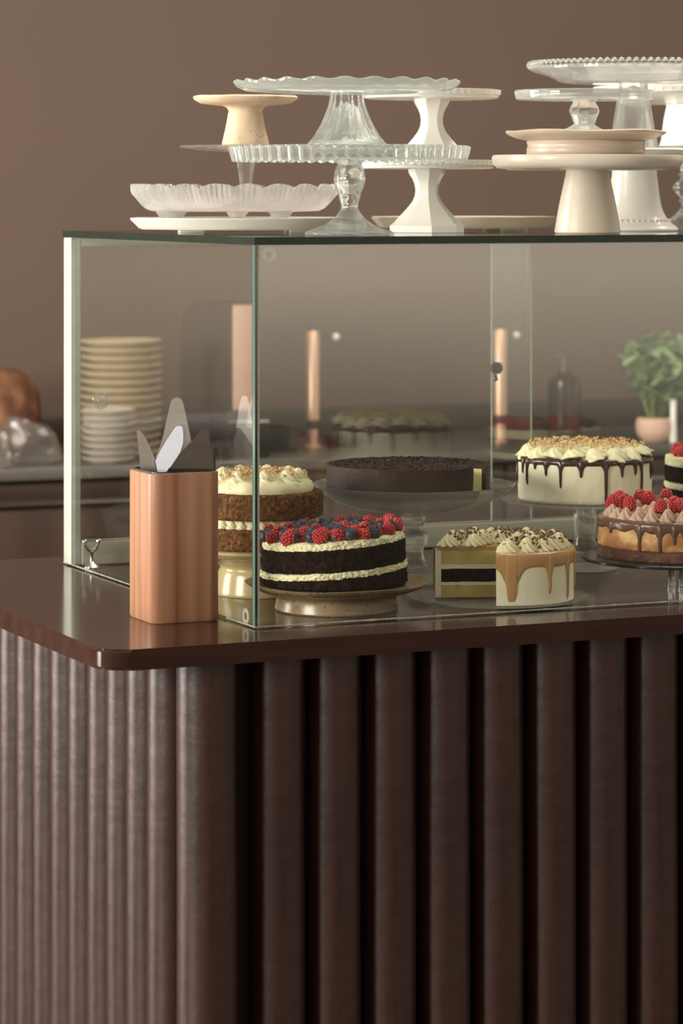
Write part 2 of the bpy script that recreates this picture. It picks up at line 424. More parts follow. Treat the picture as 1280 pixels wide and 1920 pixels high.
bm = bmesh.new(); tube_bm(bm, [(ub+0.006,0.7595,zl),(ub+0.006,0.7535,zl)], 0.010, 16)
tube_bm(bm, [(ub+0.004,0.7595,zl-0.012),(ub+0.004,0.755,zl-0.02)], 0.004, 10)
ob('finger_pull', fin(bm), M['dark'], dr, label='small dark round finger pull')
def stamp(r):
    bm = bmesh.new()
    def ring(r0,r1,a0=0,a1=2*PI,n=40):
        vs = []
        for i in range(n+1):
            a = a0+(a1-a0)*i/n
            vs.append((bm.verts.new((r0*math.cos(a),0,r0*math.sin(a))), bm.verts.new((r1*math.cos(a),0,r1*math.sin(a)))))
        for i in range(n): bm.faces.new((vs[i][0],vs[i][1],vs[i+1][1],vs[i+1][0]))
    ring(r*0.93,r); 
    for k in range(18): ring(r*0.66,r*0.82,2*PI*k/18,2*PI*(k+0.55)/18,3)
    ring(r*0.55,r*0.60)
    geo = bmesh.ops.extrude_face_region(bm, geom=bm.faces[:])
    bmesh.ops.translate(bm, verts=[g for g in geo['geom'] if isinstance(g,bmesh.types.BMVert)], vec=(0,0.0003,0))
    return fin(bm, 0)
ob('etched_stamp', stamp(0.0098), M['etch'], fp, (0.0195,-0.0004,ZY(478,4.0)-ZK), label='small round etched glass stamp')
ob('etched_stamp', stamp(0.0105), M['etch'], sp, (-0.0001,0.032,ZY(1157,4.02)-ZK), (0,0,PI/2), label='small round etched glass stamp')
upd = UPX(189,0.745); ypd = YUV(upd,0.745)
ob('suction_pad', lathe([(0,0.006),(0.006,0.006),(0.008,0.004),(0.0125,0.0028),(0.0138,0.0012),(0.0132,0.0),(0.0,0.0)],32), M['clearpad'], dl,
   (upd,0.7458,ZY(751,ypd)-ZK), (PI/2,0,0), label='small clear round pad')

# ------------------------------------------------------------------ cake stand makers
def zs(prof, z): return [(r, h-z) for r,h in prof]
def scallop(n, amp, zamp=0.0, imin=0, imax=99):
    def fn(t,i,r,z):
        if i < imin or i > imax: return r,z
        s = abs(math.sin(n*t/2)); return r*(1-amp*(1-s)), z - zamp*(1-s)
    return fn
# profile points are (radius m, height m above the stand's own base)
# --- stand with ribbed skirt (front)
Y5 = 4.2
G1 = 'pressed glass cake stands on the case'
p5 = AT(655,Y5,ZT)
s5 = thing('glass_cake_stand', 'clear glass stand with ribbed skirt edge and round knob stem, frontmost on the case top', 'cake stand', p5)
h = lambda y,Y=Y5: ZY(y,Y)-ZT
ob('foot', lathe(smooth_prof([(0.0,0.006),(0.03,0.004),(0.058,0.0005),(0.061,0.002),(0.058,0.0055),(0.045,0.010),(0.028,0.018),(0.018,0.027),(0.0125,h(393))],5)+[(0.0,h(393))],64), M['glass'], s5)
ob('stem', lathe([(0.0,h(394))]+smooth_prof([(0.0125,h(394)),(0.0115,h(386)),(0.014,h(372)),(0.0155,h(362)),(0.0195,h(348)),(0.0212,h(335)),(0.0195,h(320)),(0.0165,h(309)),(0.0185,h(302)),(0.0185,h(299.5))],6)+[(0.0,h(299.5))],64,
   fn=lambda t,i,r,z:(r*(1+0.025*math.cos(8*t)),z)), M['glass'], s5)
ph = [(0.0,h(298.8)),(0.10,h(298)),(0.150,h(296.5)),(0.1575,h(300)),(0.1605,h(300)),(0.164,h(280)),(0.1645,h(276)),(0.163,h(273.5)),(0.155,h(276.5)),(0.02,h(278)),(0.0,h(278))]
def rib(t,i,r,z):
    if i in (3,4): return r*(1+0.006*math.cos(64*t)), z-0.0026*abs(math.sin(32*t))
    if i in (5,6): return r*(1+0.010*math.cos(64*t)), z
    return r,z
ob('plate', lathe(ph,512,rib,60), M['glass_green'], s5)
# --- scalloped flared stand standing on it
z6 = ZT + h(273.2)+0.0012
p6 = AT(650,Y5,z6); h6 = lambda y: ZY(y,Y5)-z6
s6 = thing('glass_cake_stand', 'clear glass stand with wavy rim and fluted flared foot, on the ribbed glass stand', 'cake stand', p6)
def flute(t,i,r,z): return r*(1+0.055*math.cos(14*t)*min(1,max(0,(z-0.004)/0.015))), z
out6 = smooth_prof([(0.054,0.0),(0.053,0.003),(0.044,0.012),(0.035,0.026),(0.0285,0.041),(0.024,0.054),(0.0225,0.062),(0.022,h6(179))],5)
ob('foot', lathe(out6+[(0.0,h6(179)),(0.0,h6(190)),(0.016,0.048),(0.024,0.024),(0.040,0.004),(0.049,0.0)],112,flute,50,closed=True), M['glass'], s6)
pl6 = [(0.0,h6(178.5)),(0.024,h6(178.5)),(0.10,h6(174)),(0.140,h6(170)),(0.150,h6(163)),(0.1535,h6(157)),(0.1525,h6(152)),(0.148,h6(153)),(0.143,h6(160)),(0.10,h6(165)),(0.0,h6(167))]
ob('plate', lathe(pl6,288,lambda t,i,r,z:(r*(1+(0.012*math.cos(24*t) if 3<i<9 else 0)), z+(0.0016*math.cos(24*t+0.5) if 3<i<9 else 0)),60), M['glass_green'], s6)

# --- left pile: marble octagon, pressed bowl, mauve glass stand, clay stand
def octagon(Rc, rot=PI/8): return [(Rc*math.cos(2*PI*k/8+rot), Rc*math.sin(2*PI*k/8+rot)) for k in range(8)]
def tray(name, label, loc, Rc, m, rz=0.0):
    t = thing(name, label, 'platter', loc, rz, 'octagonal platters on the case')
    ob('slab', prism(octagon(Rc), 0.004, 0.021, 0.0022, 2, taper=0.90), m, t)
    for k in range(4):
        a = PI/4 + k*PI/2 + 0.06
        ob('foot', prism(round_rect(-0.02,0.02,-0.012,0.012,0.004,3), 0.0, 0.0042), m, t, (Rc*0.62*math.cos(a), Rc*0.62*math.sin(a), 0))
    return t
YL = 4.55
tray('marble_platter', 'low white marble octagonal platter, leftmost on the case, beneath the pressed glass bowl', AT(461,YL,ZT+0.0003), 0.183, M['marble'])
zb = ZT+0.0216
def hb(y): return ZY(y,YL)-zb
bowl = thing('glass_bowl', 'frosted pressed glass bowl with scalloped fan rim on small feet, on the marble platter', 'bowl', AT(440,YL,zb))
NS = 20
def fan(t,i,r,z):
    ph_ = (NS*t/(2*PI)) % 1.0
    sc_ = abs(math.sin(PI*ph_))
    k = min(1,max(0,(z-0.016)/0.028))
    rr = r*(1+k*0.022*math.cos(2*PI*ph_*6)*sc_**1.5 + 0.010*k*math.cos(2*PI*ph_))
    return rr, z - k*k*0.009*(1-sc_**0.6)
wallp = smooth_prof([(0.128,0.011),(0.135,0.015),(0.143,0.025),(0.149,0.037),(0.153,0.049)],5)
inner = [(r-0.0042,z+0.0005) for r,z in reversed(wallp)]
ob('bowl_wall', lathe([(0.0,0.0085),(0.10,0.0085),(0.124,0.0095)]+wallp+inner+[(0.118,0.0145),(0.0,0.0135)],560,fan,60), M['glass_frost'], bowl)
for a in (-PI/2-0.95, -PI/2+0.72, PI/2, PI/2+1.3):
    ob('foot', lathe([(0,0),(0.011,0.0),(0.013,0.002),(0.019,0.0098),(0.0,0.0098)],20), M['glass_frost'], bowl, (0.105*math.cos(a),0.105*math.sin(a),0))
z3 = zb+0.0145; h3 = lambda y: ZY(y,YL)-z3
s3 = thing('glass_cake_stand', 'small mauve tinted glass stand with tapered stem rising out of the pressed glass bowl', 'cake stand', AT(461,YL,z3))
ob('foot', lathe([(0.0,0.0),(0.042,0.0),(0.043,0.002),(0.03,0.006),(0.012,0.011),(0.009,0.014),(0.0,0.014)],6,smooth=20), M['glass'], s3)
ob('stem', lathe([(0.0,0.0138),(0.0088,0.0138),(0.0086,h3(345)),(0.0125,h3(309)),(0.0135,h3(304)),(0.0125,h3(300)),(0.0085,h3(296)),(0.0085,h3(287)),(0.0,h3(287))],6,smooth=20), M['glass'], s3)
ob('plate', lathe([(0.0,h3(286.6)),(0.03,h3(286)),(0.07,h3(282)),(0.0965,h3(276.5)),(0.0972,h3(274.5)),(0.0955,h3(273)),(0.05,h3(276.5)),(0.0,h3(276.5))],192,
   lambda t,i,r,z:(r*(1+(0.012*math.cos(18*t) if i in(3,4,5) else 0)),z),50), M['glass_mauve'], s3)
z4 = z3+h3(276.4)+0.0006; h4 = lambda y: ZY(y,YL)-z4
s4 = thing('clay_cake_stand', 'small pale speckled clay pedestal stand on top of the leftmost pile', 'cake stand', AT(460,YL,z4))
def rough_(t,i,r,z): return r*(1+0.02*nz(math.cos(t)*2,math.sin(t)*2,z*40,1.0)), z+0.0008*nz(math.cos(t)*3,math.sin(t)*3,i,1.0)
ob('pedestal', lathe([(0.0,0.0)]+smooth_prof([(0.0355,0.0),(0.0345,0.006),(0.030,0.026),(0.0262,h4(216)),(0.0248,h4(208)),(0.029,h4(201)),(0.038,h4(197))],4)+[(0.0,h4(197))],72,rough_), M['clay'], s4)
ob('plate', lathe([(0.0,h4(197.3)),(0.045,h4(197.3)),(0.066,h4(194)),(0.0755,h4(187)),(0.0775,h4(183)),(0.0755,h4(180)),(0.06,h4(181.5)),(0.0,h4(181.5))],72,rough_), M['clay'], s4)

# --- two white octagonal pedestal stands
Y7 = 4.49; h7 = lambda y: ZY(y,Y7)-ZT
def white_stand(label, loc, rz):
    t = thing('porcelain_cake_stand', label, 'cake stand', loc, rz, 'white eight sided cake stands')
    k = 1/math.cos(PI/8)*0.98
    P = [(66,435.5),(66,423),(60,418.5),(49,406),(35,390),(26,378),(21.5,367),(20.3,356),(22,345),(26,335),(31,327),(33,322),(33,317)]
    P = [(a*Y7/F*k, h7(b)-h7(435.5)) for a,b in P]
    ob('pedestal', lathe([(0,0)]+P+[(0,P[-1][1])],8,smooth=22), M['white'], t, (0,0,0), (0,0,0.10))
    z0 = h7(317)-h7(435.5)
    def notch(t_,i,r,z): return r*(1-(0.010*(0.5+0.5*math.copysign(1,math.sin(60*t_))) if i in (4,5) else 0)), z
    ob('plate', lathe([(0,z0),(0.094,z0),(0.0975,z0+0.001),(0.0985,z0+0.0045),(0.1005,z0+0.0055),(0.1015,z0+0.0125),(0.0995,z0+0.0128),(0.096,z0+0.0095),(0.0,z0+0.0095)],240,notch,30), M['white'], t)
    return t, z0+0.0095
ws, hw = white_stand('white eight sided pedestal stand standing on the case glass, lower of the two alike', AT(800,Y7,ZT+0.0003), 0.0)
copy_tree(ws, AT(809,Y7,ZT+0.0008+hw), 0.35, 'white eight sided pedestal stand stacked on its twin, upper of the two alike')
tray('marble_platter', 'low cream octagonal platter at the back of the case top behind the white pedestal', AT(868,4.75,ZT+0.0003), 0.150, M['stone'], 0.1)

# --- cream stoneware pile
Y9 = 4.37; h9 = lambda y: ZY(y,Y9)-ZT
s9 = thing('stoneware_cake_stand', 'large cream stoneware stand with plain cone pedestal, front right of the case top', 'cake stand', AT(1101,Y9,ZT+0.0003))
ob('pedestal', lathe([(0,0),(0.0455,0.0)]+smooth_prof([(0.0472,0.002),(0.0465,0.006),(0.0425,0.03),(0.0375,0.055),(0.0325,0.078),(0.0305,h9(319))],4)+[(0,h9(319))],72), M['stone'], s9)
ob('plate', lathe([(0,h9(319.5)),(0.112,h9(319.5)),(0.118,h9(317)),(0.128,h9(316)),(0.1345,h9(308)),(0.1362,h9(297)),(0.1345,h9(291.5)),(0.128,h9(292.5)),(0,h9(293))],96), M['stone'], s9)
z10 = ZT+0.0003+h9(292.8)+0.0006; h10 = lambda y: ZY(y,Y9)-z10
s10 = thing('stoneware_cake_stand', 'low beige stoneware stand with wide drum base, sitting on the large cream stand', 'cake stand', AT(1098,Y9,z10))
ob('drum', lathe([(0,0),(0.083,0.0),(0.0845,0.002),(0.0842,0.010),(0.083,0.012),(0.083,0.016),(0.0845,h10(267)),(0.083,h10(264)),(0,h10(264))],96), M['stone2'], s10)
ob('plate', lathe([(0,h10(264.2)),(0.083,h10(264.2)),(0.098,h10(260)),(0.109,h10(254)),(0.1135,h10(250)),(0.1145,h10(247)),(0.112,h10(245)),(0.10,h10(245.8)),(0,h10(246))],96,
   lambda t,i,r,z:(r, z+(0.0009*math.sin(5*t) if i in(5,6,7) else 0))), M['stone2'], s10)
z11 = z10+h10(246)+0.0006; h11 = lambda y: ZY(y,Y9)-z11
s11 = thing('glass_cake_stand', 'small flat glass stand with faceted knob stem, on top of the beige stoneware stand', 'cake stand', AT(1095,Y9,z11))
ob('stem', lathe([(0,0),(0.029,0.0),(0.0295,0.0015),(0.022,0.0055),(0.0155,0.009),(0.0145,h11(236)),(0.0165,h11(228)),(0.0225,h11(208)),(0.0205,h11(200)),(0.0165,h11(191)),(0.019,h11(187)),(0,h11(187))],8,smooth=15), M['glass'], s11, (0,0,0), (0,0,0.2))
ob('plate', lathe([(0,h11(186.8)),(0.0955,h11(186.8)),(0.0975,h11(185)),(0.0995,h11(172)),(0.0985,h11(169.5)),(0.0,h11(170.5))],128), M['glass_green'], s11)

# --- white stand with beaded foot, tall glass stand on it
Y12 = 4.69; h12 = lambda y: ZY(y,Y12)-ZT
s12 = thing('porcelain_cake_stand', 'white porcelain cake stand with beaded flared foot, behind the large cream stoneware stand', 'cake stand', AT(1189,Y12,ZT+0.0003))
ob('pedestal', lathe([(0,0),(0.066,0)]+smooth_prof([(0.067,0.002),(0.064,0.006),(0.056,0.012),(0.049,0.020),(0.043,0.032),(0.0395,0.046),(0.0365,0.07),(0.034,h12(318)),(0.036,h12(294))],4)+[(0,h12(294))],72), M['white'], s12)
bm = bmesh.new()
for k in range(40):
    a = 2*PI*k/40; ball_bm(bm, (0.0535*math.cos(a),0.0535*math.sin(a),0.0155), 0.0027, 1)
ob('beading', fin(bm,60), M['white'], s12)
ob('plate', lathe([(0,h12(294.3)),(0.085,h12(294.3)),(0.0975,h12(290)),(0.1005,h12(282)),(0.0985,h12(279)),(0.09,h12(281)),(0,h12(281.5))],96), M['white'], s12)
z13 = ZT+0.0003+h12(281.3)+0.0006; h13 = lambda y: ZY(y,Y12)-z13
s13 = thing('glass_cake_stand', 'large clear glass cake stand with beaded rim, topmost at the right of the case top', 'cake stand', AT(1187,Y12,z13))
ob('pedestal', lathe([(0.038,0.0),(0.0385,0.002),(0.0325,h13(245)),(0.027,h13(200)),(0.0225,h13(168)),(0.0225,h13(156)),(0.0,h13(156)),(0.0,h13(160)),(0.0185,h13(170)),(0.023,h13(200)),(0.029,h13(245)),(0.0345,0.001)],64,closed=True), M['glass'], s13)
ob('plate', lathe([(0,h13(155.8)),(0.110,h13(155)),(0.116,h13(151)),(0.130,h13(142)),(0.150,h13(136)),(0.1585,h13(131)),(0.1585,h13(125)),(0.150,h13(128)),(0.125,h13(136)),(0.110,h13(144)),(0,h13(146))],128), M['glass'], s13)
bm = bmesh.new()
for k in range(92):
    a = 2*PI*k/92; ball_bm(bm, (0.158*math.cos(a),0.158*math.sin(a),h13(122)), 0.0052, 2, (1,1,1.15))
ob('beaded_rim', fin(bm,60), M['glass'], s13)

# --- far right: glass knob stand carrying a white stand
Y15 = 4.95; h15 = lambda y: ZY(y,Y15)-ZT
s15 = thing('glass_cake_stand', 'clear glass stand with ringed knob stem under the white stand at the right edge', 'cake stand', AT(1296,Y15,ZT+0.0003))
ob('stem', lathe([(0,0)]+smooth_prof([(0.058,0.0),(0.059,0.002),(0.048,0.009),(0.032,0.018),(0.020,0.030),(0.0165,0.040),(0.021,0.045),(0.018,0.049),(0.026,0.058),(0.0305,0.066),(0.026,0.074),(0.018,0.081),(0.022,0.087),(0.018,0.093),(0.022,h15(286))],5)+[(0,h15(286))],64), M['glass'], s15)
ob('plate', lathe([(0,h15(286.2)),(0.09,h15(286)),(0.110,h15(282)),(0.1115,h15(277)),(0.108,h15(275.5)),(0,h15(276))],96), M['glass_green'], s15)
z14 = ZT+0.0003+h15(275.8)+0.0006; h14 = lambda y: ZY(y,Y15)-z14
s14 = thing('porcelain_cake_stand', 'tall white stand with dotted rim at the right edge, on the ringed glass stand', 'cake stand', AT(1297,Y15,z14))
ob('pedestal', lathe([(0,0),(0.052,0.0),(0.053,0.002),(0.050,0.010),(0.0455,0.045),(0.0415,h14(200)),(0.042,h14(196)),(0,h14(196))],72), M['white'], s14)
ob('plate', lathe([(0,h14(196.3)),(0.085,h14(195)),(0.13,h14(187)),(0.150,h14(180)),(0.1585,h14(176)),(0.160,h14(166)),(0.158,h14(163.5)),(0.14,h14(169)),(0,h14(172))],128), M['white'], s14)
bm = bmesh.new()
for k in range(70):
    a = 2*PI*k/70; ball_bm(bm, (0.1588*math.cos(a),0.1588*math.sin(a),h14(171)), 0.0022, 1)
ob('dotted_band', fin(bm,60), M['white'], s14)

# ------------------------------------------------------------------ wooden holder with cake servers
hu, hv, hw_, hh = -0.0595, 0.141, 0.0495, 0.198
hold = thing('utensil_holder', 'square acacia wood holder with rounded corners on the counter beside the case', 'holder', W(hu,hv,ZC+0.0003), A)
def holder_mesh():
    bm = bmesh.new()
    o_ = round_rect(-hw_,hw_,-hw_,hw_,0.017,8); i_ = round_rect(-hw_+0.005,hw_-0.005,-hw_+0.005,hw_-0.005,0.012,8)
    ob0 = round_rect(-hw_+0.002,hw_-0.002,-hw_+0.002,hw_-0.002,0.015,8)
    rings = [[bm.verts.new((x,y,z)) for x,y in p] for p,z in ((ob0,0.0),(o_,0.003),(o_,hh-0.001),(i_,hh),(i_,0.012))]
    n = len(o_)
    for a,b in zip(rings,rings[1:]):
        for k in range(n): bm.faces.new((a[k],a[(k+1)%n],b[(k+1)%n],b[k]))
    bm.faces.new(rings[0][::-1]); bm.faces.new(rings[-1])
    return fin(bm, 35)
ob('wooden_body', holder_mesh(), M['acacia'], hold)
def liner_mesh():
    bm = bmesh.new(); e = 0.0056; n = 0
    i_ = round_rect(-hw_+e,hw_-e,-hw_+e,hw_-e,0.011,6); j_ = round_rect(-hw_+e+0.0015,hw_-e-0.0015,-hw_+e+0.0015,hw_-e-0.0015,0.010,6)
    rings = [[bm.verts.new((x,y,z)) for x,y in p] for p,z in ((i_,0.0125),(i_,hh+0.0015),(j_,hh+0.0015),(j_,0.014))]
    n = len(i_)
    for a,b in zip(rings,rings[1:]):
        for k in range(n): bm.faces.new((a[k],a[(k+1)%n],b[(k+1)%n],b[k]))
    bm.faces.new(rings[0][::-1]); bm.faces.new(rings[-1])
    return fin(bm, 35)
ob('liner', liner_mesh(), M['dark'], hold, label='black inner liner')
def server(label, outline, du, dv, m, yaw=0.0, tilt=0.0):
    """outline px as seen; the blade stands in the holder at du,dv from its centre"""
    p = W(hu+du, hv+dv, ZC)
    Y = p.y; cx = CX + F*p.x/Y
    zb_ = ZC + 0.205
    pts = [((x-cx)*Y/F/math.cos(yaw), ZY(y,Y)-zb_) for x,y in outline]
    t = thing('cake_server', label, 'cake server', (p.x,p.y,zb_), yaw, 'cake servers in the wooden holder')
    pts = [pts[0]]+[q for a_,b_ in zip(pts[:-1],pts[1:]) for q in ((a_[0]*.7+b_[0]*.3,a_[1]*.7+b_[1]*.3),(a_[0]*.3+b_[0]*.7,a_[1]*.3+b_[1]*.7))]+[pts[-1]]
    low = min(z for x,z in pts)
    ob('blade', plate_poly(pts, 0.0016, 0.0004), m, t, (0,0,0), (tilt,0,0))
    xs = [x for x,z in pts if z < low+0.006]; mx = sum(xs)/len(xs)
    ob('handle', box(mx-0.006,mx+0.006,-0.003,0.003,low-0.17,low+0.002,0.0025), M['steel'], t)
    return t
M['pale_blade'] = mat('pale_blade', (0.50,0.52,0.58), 0.5, (0.54,0.56,0.62), (5,5,40), metal=0.15)
M['steel_dark'] = mat('shaded_steel', (0.16,0.14,0.12), 0.22, (0.19,0.165,0.145), (5,5,60), metal=1.0)  # steel darkened in colour for the blades turned away from the window
SV = [
 ('tall broad steel cake server with rounded tip, tallest in the wooden holder', [(292,857),(304,826),(312,787),(319.5,756),(322,750),(326,746.5),(332.7,745),(338,747),(341,750),(343.5,756),(350,787),(358,823.5),(361,850),(358,889),(296,889)], -0.004, 0.024, M['steel'], 0.0),
 ('bright pale steel cake server with blunt tip, in the middle of the holder', [(291,864),(305,836),(328,802),(333,798.5),(338,798),(342,800),(344,805),(344,840),(326,866),(311,889),(296,889)], -0.008, -0.004, M['pale_blade'], -0.12),
 ('wide dark steel cake server leaning right at the front of the holder', [(310,889),(323,866.6),(354,833),(376,808),(381,805),(386,803.8),(390,804.2),(392,806.5),(393,840),(397,864),(402,889)], 0.019, -0.016, M['steel_dark'], 0.0),
 ('narrow grey cake server with curved edge, leftmost in the holder', [(256.5,808),(259,806.2),(263,806.7),(271.5,817.5),(282,840),(294,871),(297,889),(265,889)], -0.026, 0.012, M['steel'], 0.30),
 ('short round tipped dark server peeping out at the right side of the holder', [(384,889),(387,842),(392,839.5),(397.5,841.5),(402,846),(403.5,852),(403.5,889)], 0.032, 0.014, M['steel_dark'], 0.2),
]
for i,(lb,ol,du,dv,m,yw) in enumerate(SV):
    server(lb, ol, du, dv, m, yw)

# chrome card holder in the back left corner of the case
ch = thing('card_holder', 'tiny chrome card holder with two ball tips in the back left case corner', 'card holder', AT(172,4.655,ZC+0.0002), A)
ob('base', lathe([(0,0),(0.0125,0),(0.0125,0.002),(0.009,0.005),(0.005,0.008),(0.0028,0.010),(0.0026,0.022),(0.005,0.025),(0,0.026)],32), M['chrome'], ch)
for s_ in (-1,1):
    bm = bmesh.new(); tube_bm(bm, [(0,0,0.024),(s_*0.006,0,0.029),(s_*0.0105,0,0.037)], [0.003,0.0035,0.0025], 10); ball_bm(bm, (s_*0.011,0,0.040), 0.004, 2)
    ob('arm', fin(bm,50), M['chrome'], ch)

# ------------------------------------------------------------------ cakes
PHI0 = -PI/2      # local direction that faces the camera
def ang(phi): return PHI0 + phi            # phi: 0 towards camera, + to the right
def tilt_z(x, z, h, k): return z + k*x*min(1.0, z/h)
def disc_layer(R, z0, z1, jit=0.0008, seg=160, bulge=0.0, seed=0, shear=(0,1), R1=None, rough=1.0):
    """cake layer: a rough edged disc"""
    R1 = R1 or R
    prof = [(0,z0),(R*0.6,z0),(R-0.003,z0),(R,z0+0.002)]
    n = 10
    for i in range(1,n):
        t = i/n; prof.append((R+(R1-R)*t+bulge*math.sin(PI*t), z0+(z1-z0)*t))
    prof += [(R1,z1-0.002),(R1-0.003,z1),(R1*0.6,z1),(0,z1)]
    k,hh_ = shear
    def fn(t,i,r,z):
        x,y = math.cos(t),math.sin(t)
        d = jit*(nz(x*R*70+seed,y*R*70,z*90,1.0)+1.0*nz(x*R*300+seed,y*R*300,z*320,1.0)+0.6*nz(x*R*700+seed,y*R*700,z*700,1.0)) if r > R*0.7 else 0
        zz = z + (jit*0.6*nz(x*R*110,y*R*110+seed,i*3,1.0) if r > R*.5 else 0)
        return r+d*rough, tilt_z(r*x, zz, hh_, k)
    me = lathe(prof, seg, fn, 60)
    if k:
        for v in me.vertices:
            if abs(v.co.x) < 1e-9 and abs(v.co.y) < 1e-9: pass
    return me
def sector(r0, r1, z0, z1, a0, a1, n=72, jit=0.0, seed=0, nr=6, nzs=5):
    """solid sector of a disc or ring between angles (phi)"""
    bm = bmesh.new()
    grid = {}
    for i in range(n+1):
        a = ang(a0+(a1-a0)*i/n); c,s_ = math.cos(a),math.sin(a)
        for j in range(nr+1):
            r = r0+(r1-r0)*j/nr
            for k in range(nzs+1):
                z = z0+(z1-z0)*k/nzs
                if not (i in (0,n) or j in (0,nr) or k in (0,nzs)): continue
                if r < 1e-6:
                    key = ('c',k)
                    if key not in grid: grid[key] = bm.verts.new((0,0,z))
                    grid[(i,j,k)] = grid[key]; continue
                d = jit*nz(r*c*150+seed,r*s_*150,z*150,1.0) if jit else 0
                dr = d if j == nr else 0; dz = d if k in (0,nzs) else 0
                off = d if i in (0,n) else 0
                grid[(i,j,k)] = bm.verts.new(((r+dr)*c - off*s_*0.6, (r+dr)*s_ + off*c*0.6, z+dz))
    def quad(a,b,c,d):
        vs = []
        for q in (a,b,c,d):
            v = grid[q]
            if v not in vs: vs.append(v)
        if len(vs) > 2:
            try: bm.faces.new(vs)
            except ValueError: pass
    for i in range(n):
        for j in range(nr):
            for k in (0,nzs): quad((i,j,k),(i+1,j,k),(i+1,j+1,k),(i,j+1,k))
        for k in range(nzs):
            for j in (0,nr): quad((i,j,k),(i+1,j,k),(i+1,j,k+1),(i,j,k+1))
    for j in range(nr):
        for k in range(nzs):
            for i in (0,n): quad((i,j,k),(i,j+1,k),(i,j+1,k+1),(i,j,k+1))
    return fin(bm, 50)
def drip_skin(R, ztop, drips, collar, th=0.003, a0=-PI, a1=PI, n=720, rin=0.012, wob=0.15, zfloor=0.0):
    """ganache running over the edge. drips: (phi, length, half width m); collar = depth between them"""
    bm = bmesh.new(); rows = []
    closed = abs((a1-a0)-2*PI) < 1e-6
    for i in range(n + (0 if closed else 1)):
        phi = a0+(a1-a0)*i/n
        dep = collar*(1+wob*nz(phi*4,3.3,0,1.0)+wob*0.5*nz(phi*11,1.3,0,1.0)); tk = th*0.75
        for p,ln,wd in drips:
            d = (phi-p+PI)%(2*PI)-PI
            x = abs(d*R)/wd
            if x < 1: 
                q = collar + (ln-collar)*(1-x**6)**0.5
                if q > dep: dep = q; tk = th*(0.75+0.45*math.sqrt(1-x*x))
            elif x < 3.4:   # web that draws the collar into the drip
                q = collar + (min(ln,collar*3.2)-collar)*((3.4-x)/2.4)**2.2*0.55
                if q > dep: dep = q
        dep = min(dep, ztop-zfloor)
        a = ang(phi); c,s_ = math.cos(a), math.sin(a)
        col = [(R-rin,ztop+0.0008),(R-rin*0.4,ztop+th*0.6),(R+0.0002,ztop+th*0.45),(R+tk*0.8,ztop-0.002)]
        m_ = 7
        for j in range(1,m_+1):
            t = j/m_; o = tk*(1-t**5)**0.5 if j < m_ else -0.0006
            col.append((R+o, ztop-0.002-(dep-0.002)*t))
        rows.append([bm.verts.new((r*c,r*s_,z)) for r,z in col])
    m = len(rows)
    for i in range(m if closed else m-1):
        a_, b_ = rows[i], rows[(i+1)%m]
        for j in range(len(a_)-1): bm.faces.new((a_[j],b_[j],b_[j+1],a_[j+1]))
    return fin(bm, 70)
def rosette(r, hgt, ridges=8, twist=1.6, amp=0.20):
    """piped star swirl"""
    prof = [(0,0)] + [(r*(1-0.10*i)*(1.0 if i else .92), hgt*(0.04+0.115*i)) for i in range(8)] + [(r*0.13,hgt*0.95),(0,hgt)]
    def fn(t,i,rr,z): return rr*(1+amp*math.cos(ridges*(t+twist*z/hgt))), z
    return lathe(prof, 64, fn, 70)
def raspberry_mesh(r=0.0095):
    bm = bmesh.new(); rows = 6
    ball_bm(bm, (0,0,r*0.95), r*0.80, 2, (1,1,1.12))
    for i in range(rows):
        t = i/(rows-1); zz = r*(0.18+1.72*t)
        rad = r*(0.86*math.sqrt(max(0.02,1-((t-0.34)/0.74)**2)))
        n = max(1,int(round(2*PI*rad/(r*0.46))))
        for k in range(n):
            a = 2*PI*(k+0.5*(i%2))/n
            ball_bm(bm, (rad*math.cos(a),rad*math.sin(a),zz), r*0.275, 1)
    ball_bm(bm, (0,0,r*1.98), r*0.25, 1)
    return fin(bm, 80)
def blueberry_mesh(r=0.0078):
    return lathe([(0,0)]+[(r*math.sin(PI*i/12)*1.04, r*0.95*(1-math.cos(PI*i/12))) for i in range(1,11)]+[(r*0.46,r*1.90),(r*0.42,r*1.97),(r*0.34,r*1.90),(r*0.2,r*1.78),(0,r*1.76)],20,
        lambda t,i,rr,z:(rr*(1+(0.10*math.cos(5*t) if i in(11,12,13) else 0)),z),60)
RASP, BLUE = raspberry_mesh(), blueberry_mesh()
for me_,m_ in ((RASP,M['rasp']),(BLUE,M['blue'])): me_.materials.append(m_)
def crumbs(name, n, rfun, size, m, parent, seed, flat=1.0, sub=1):
    """a scatter of crumbs nobody could count, as one part"""
    rnd = random.Random(seed); bm = bmesh.new()
    for _ in range(n):
        x,y,z = rfun(rnd); s_ = size*rnd.uniform(0.5,1.3)
        mtx = Matrix.Translation((x,y,z)) @ Matrix.Rotation(rnd.uniform(0,6),4,Vector((rnd.random(),rnd.random(),rnd.random()+.1)).normalized()) @ Matrix.Diagonal((s_*rnd.uniform(.6,1.6),s_,s_*flat,1))
        bmesh.ops.create_icosphere(bm, subdivisions=sub, radius=1.0, matrix=mtx)
    o = ob(name, fin(bm, 0), m, parent); o['kind'] = 'stuff'
    return o

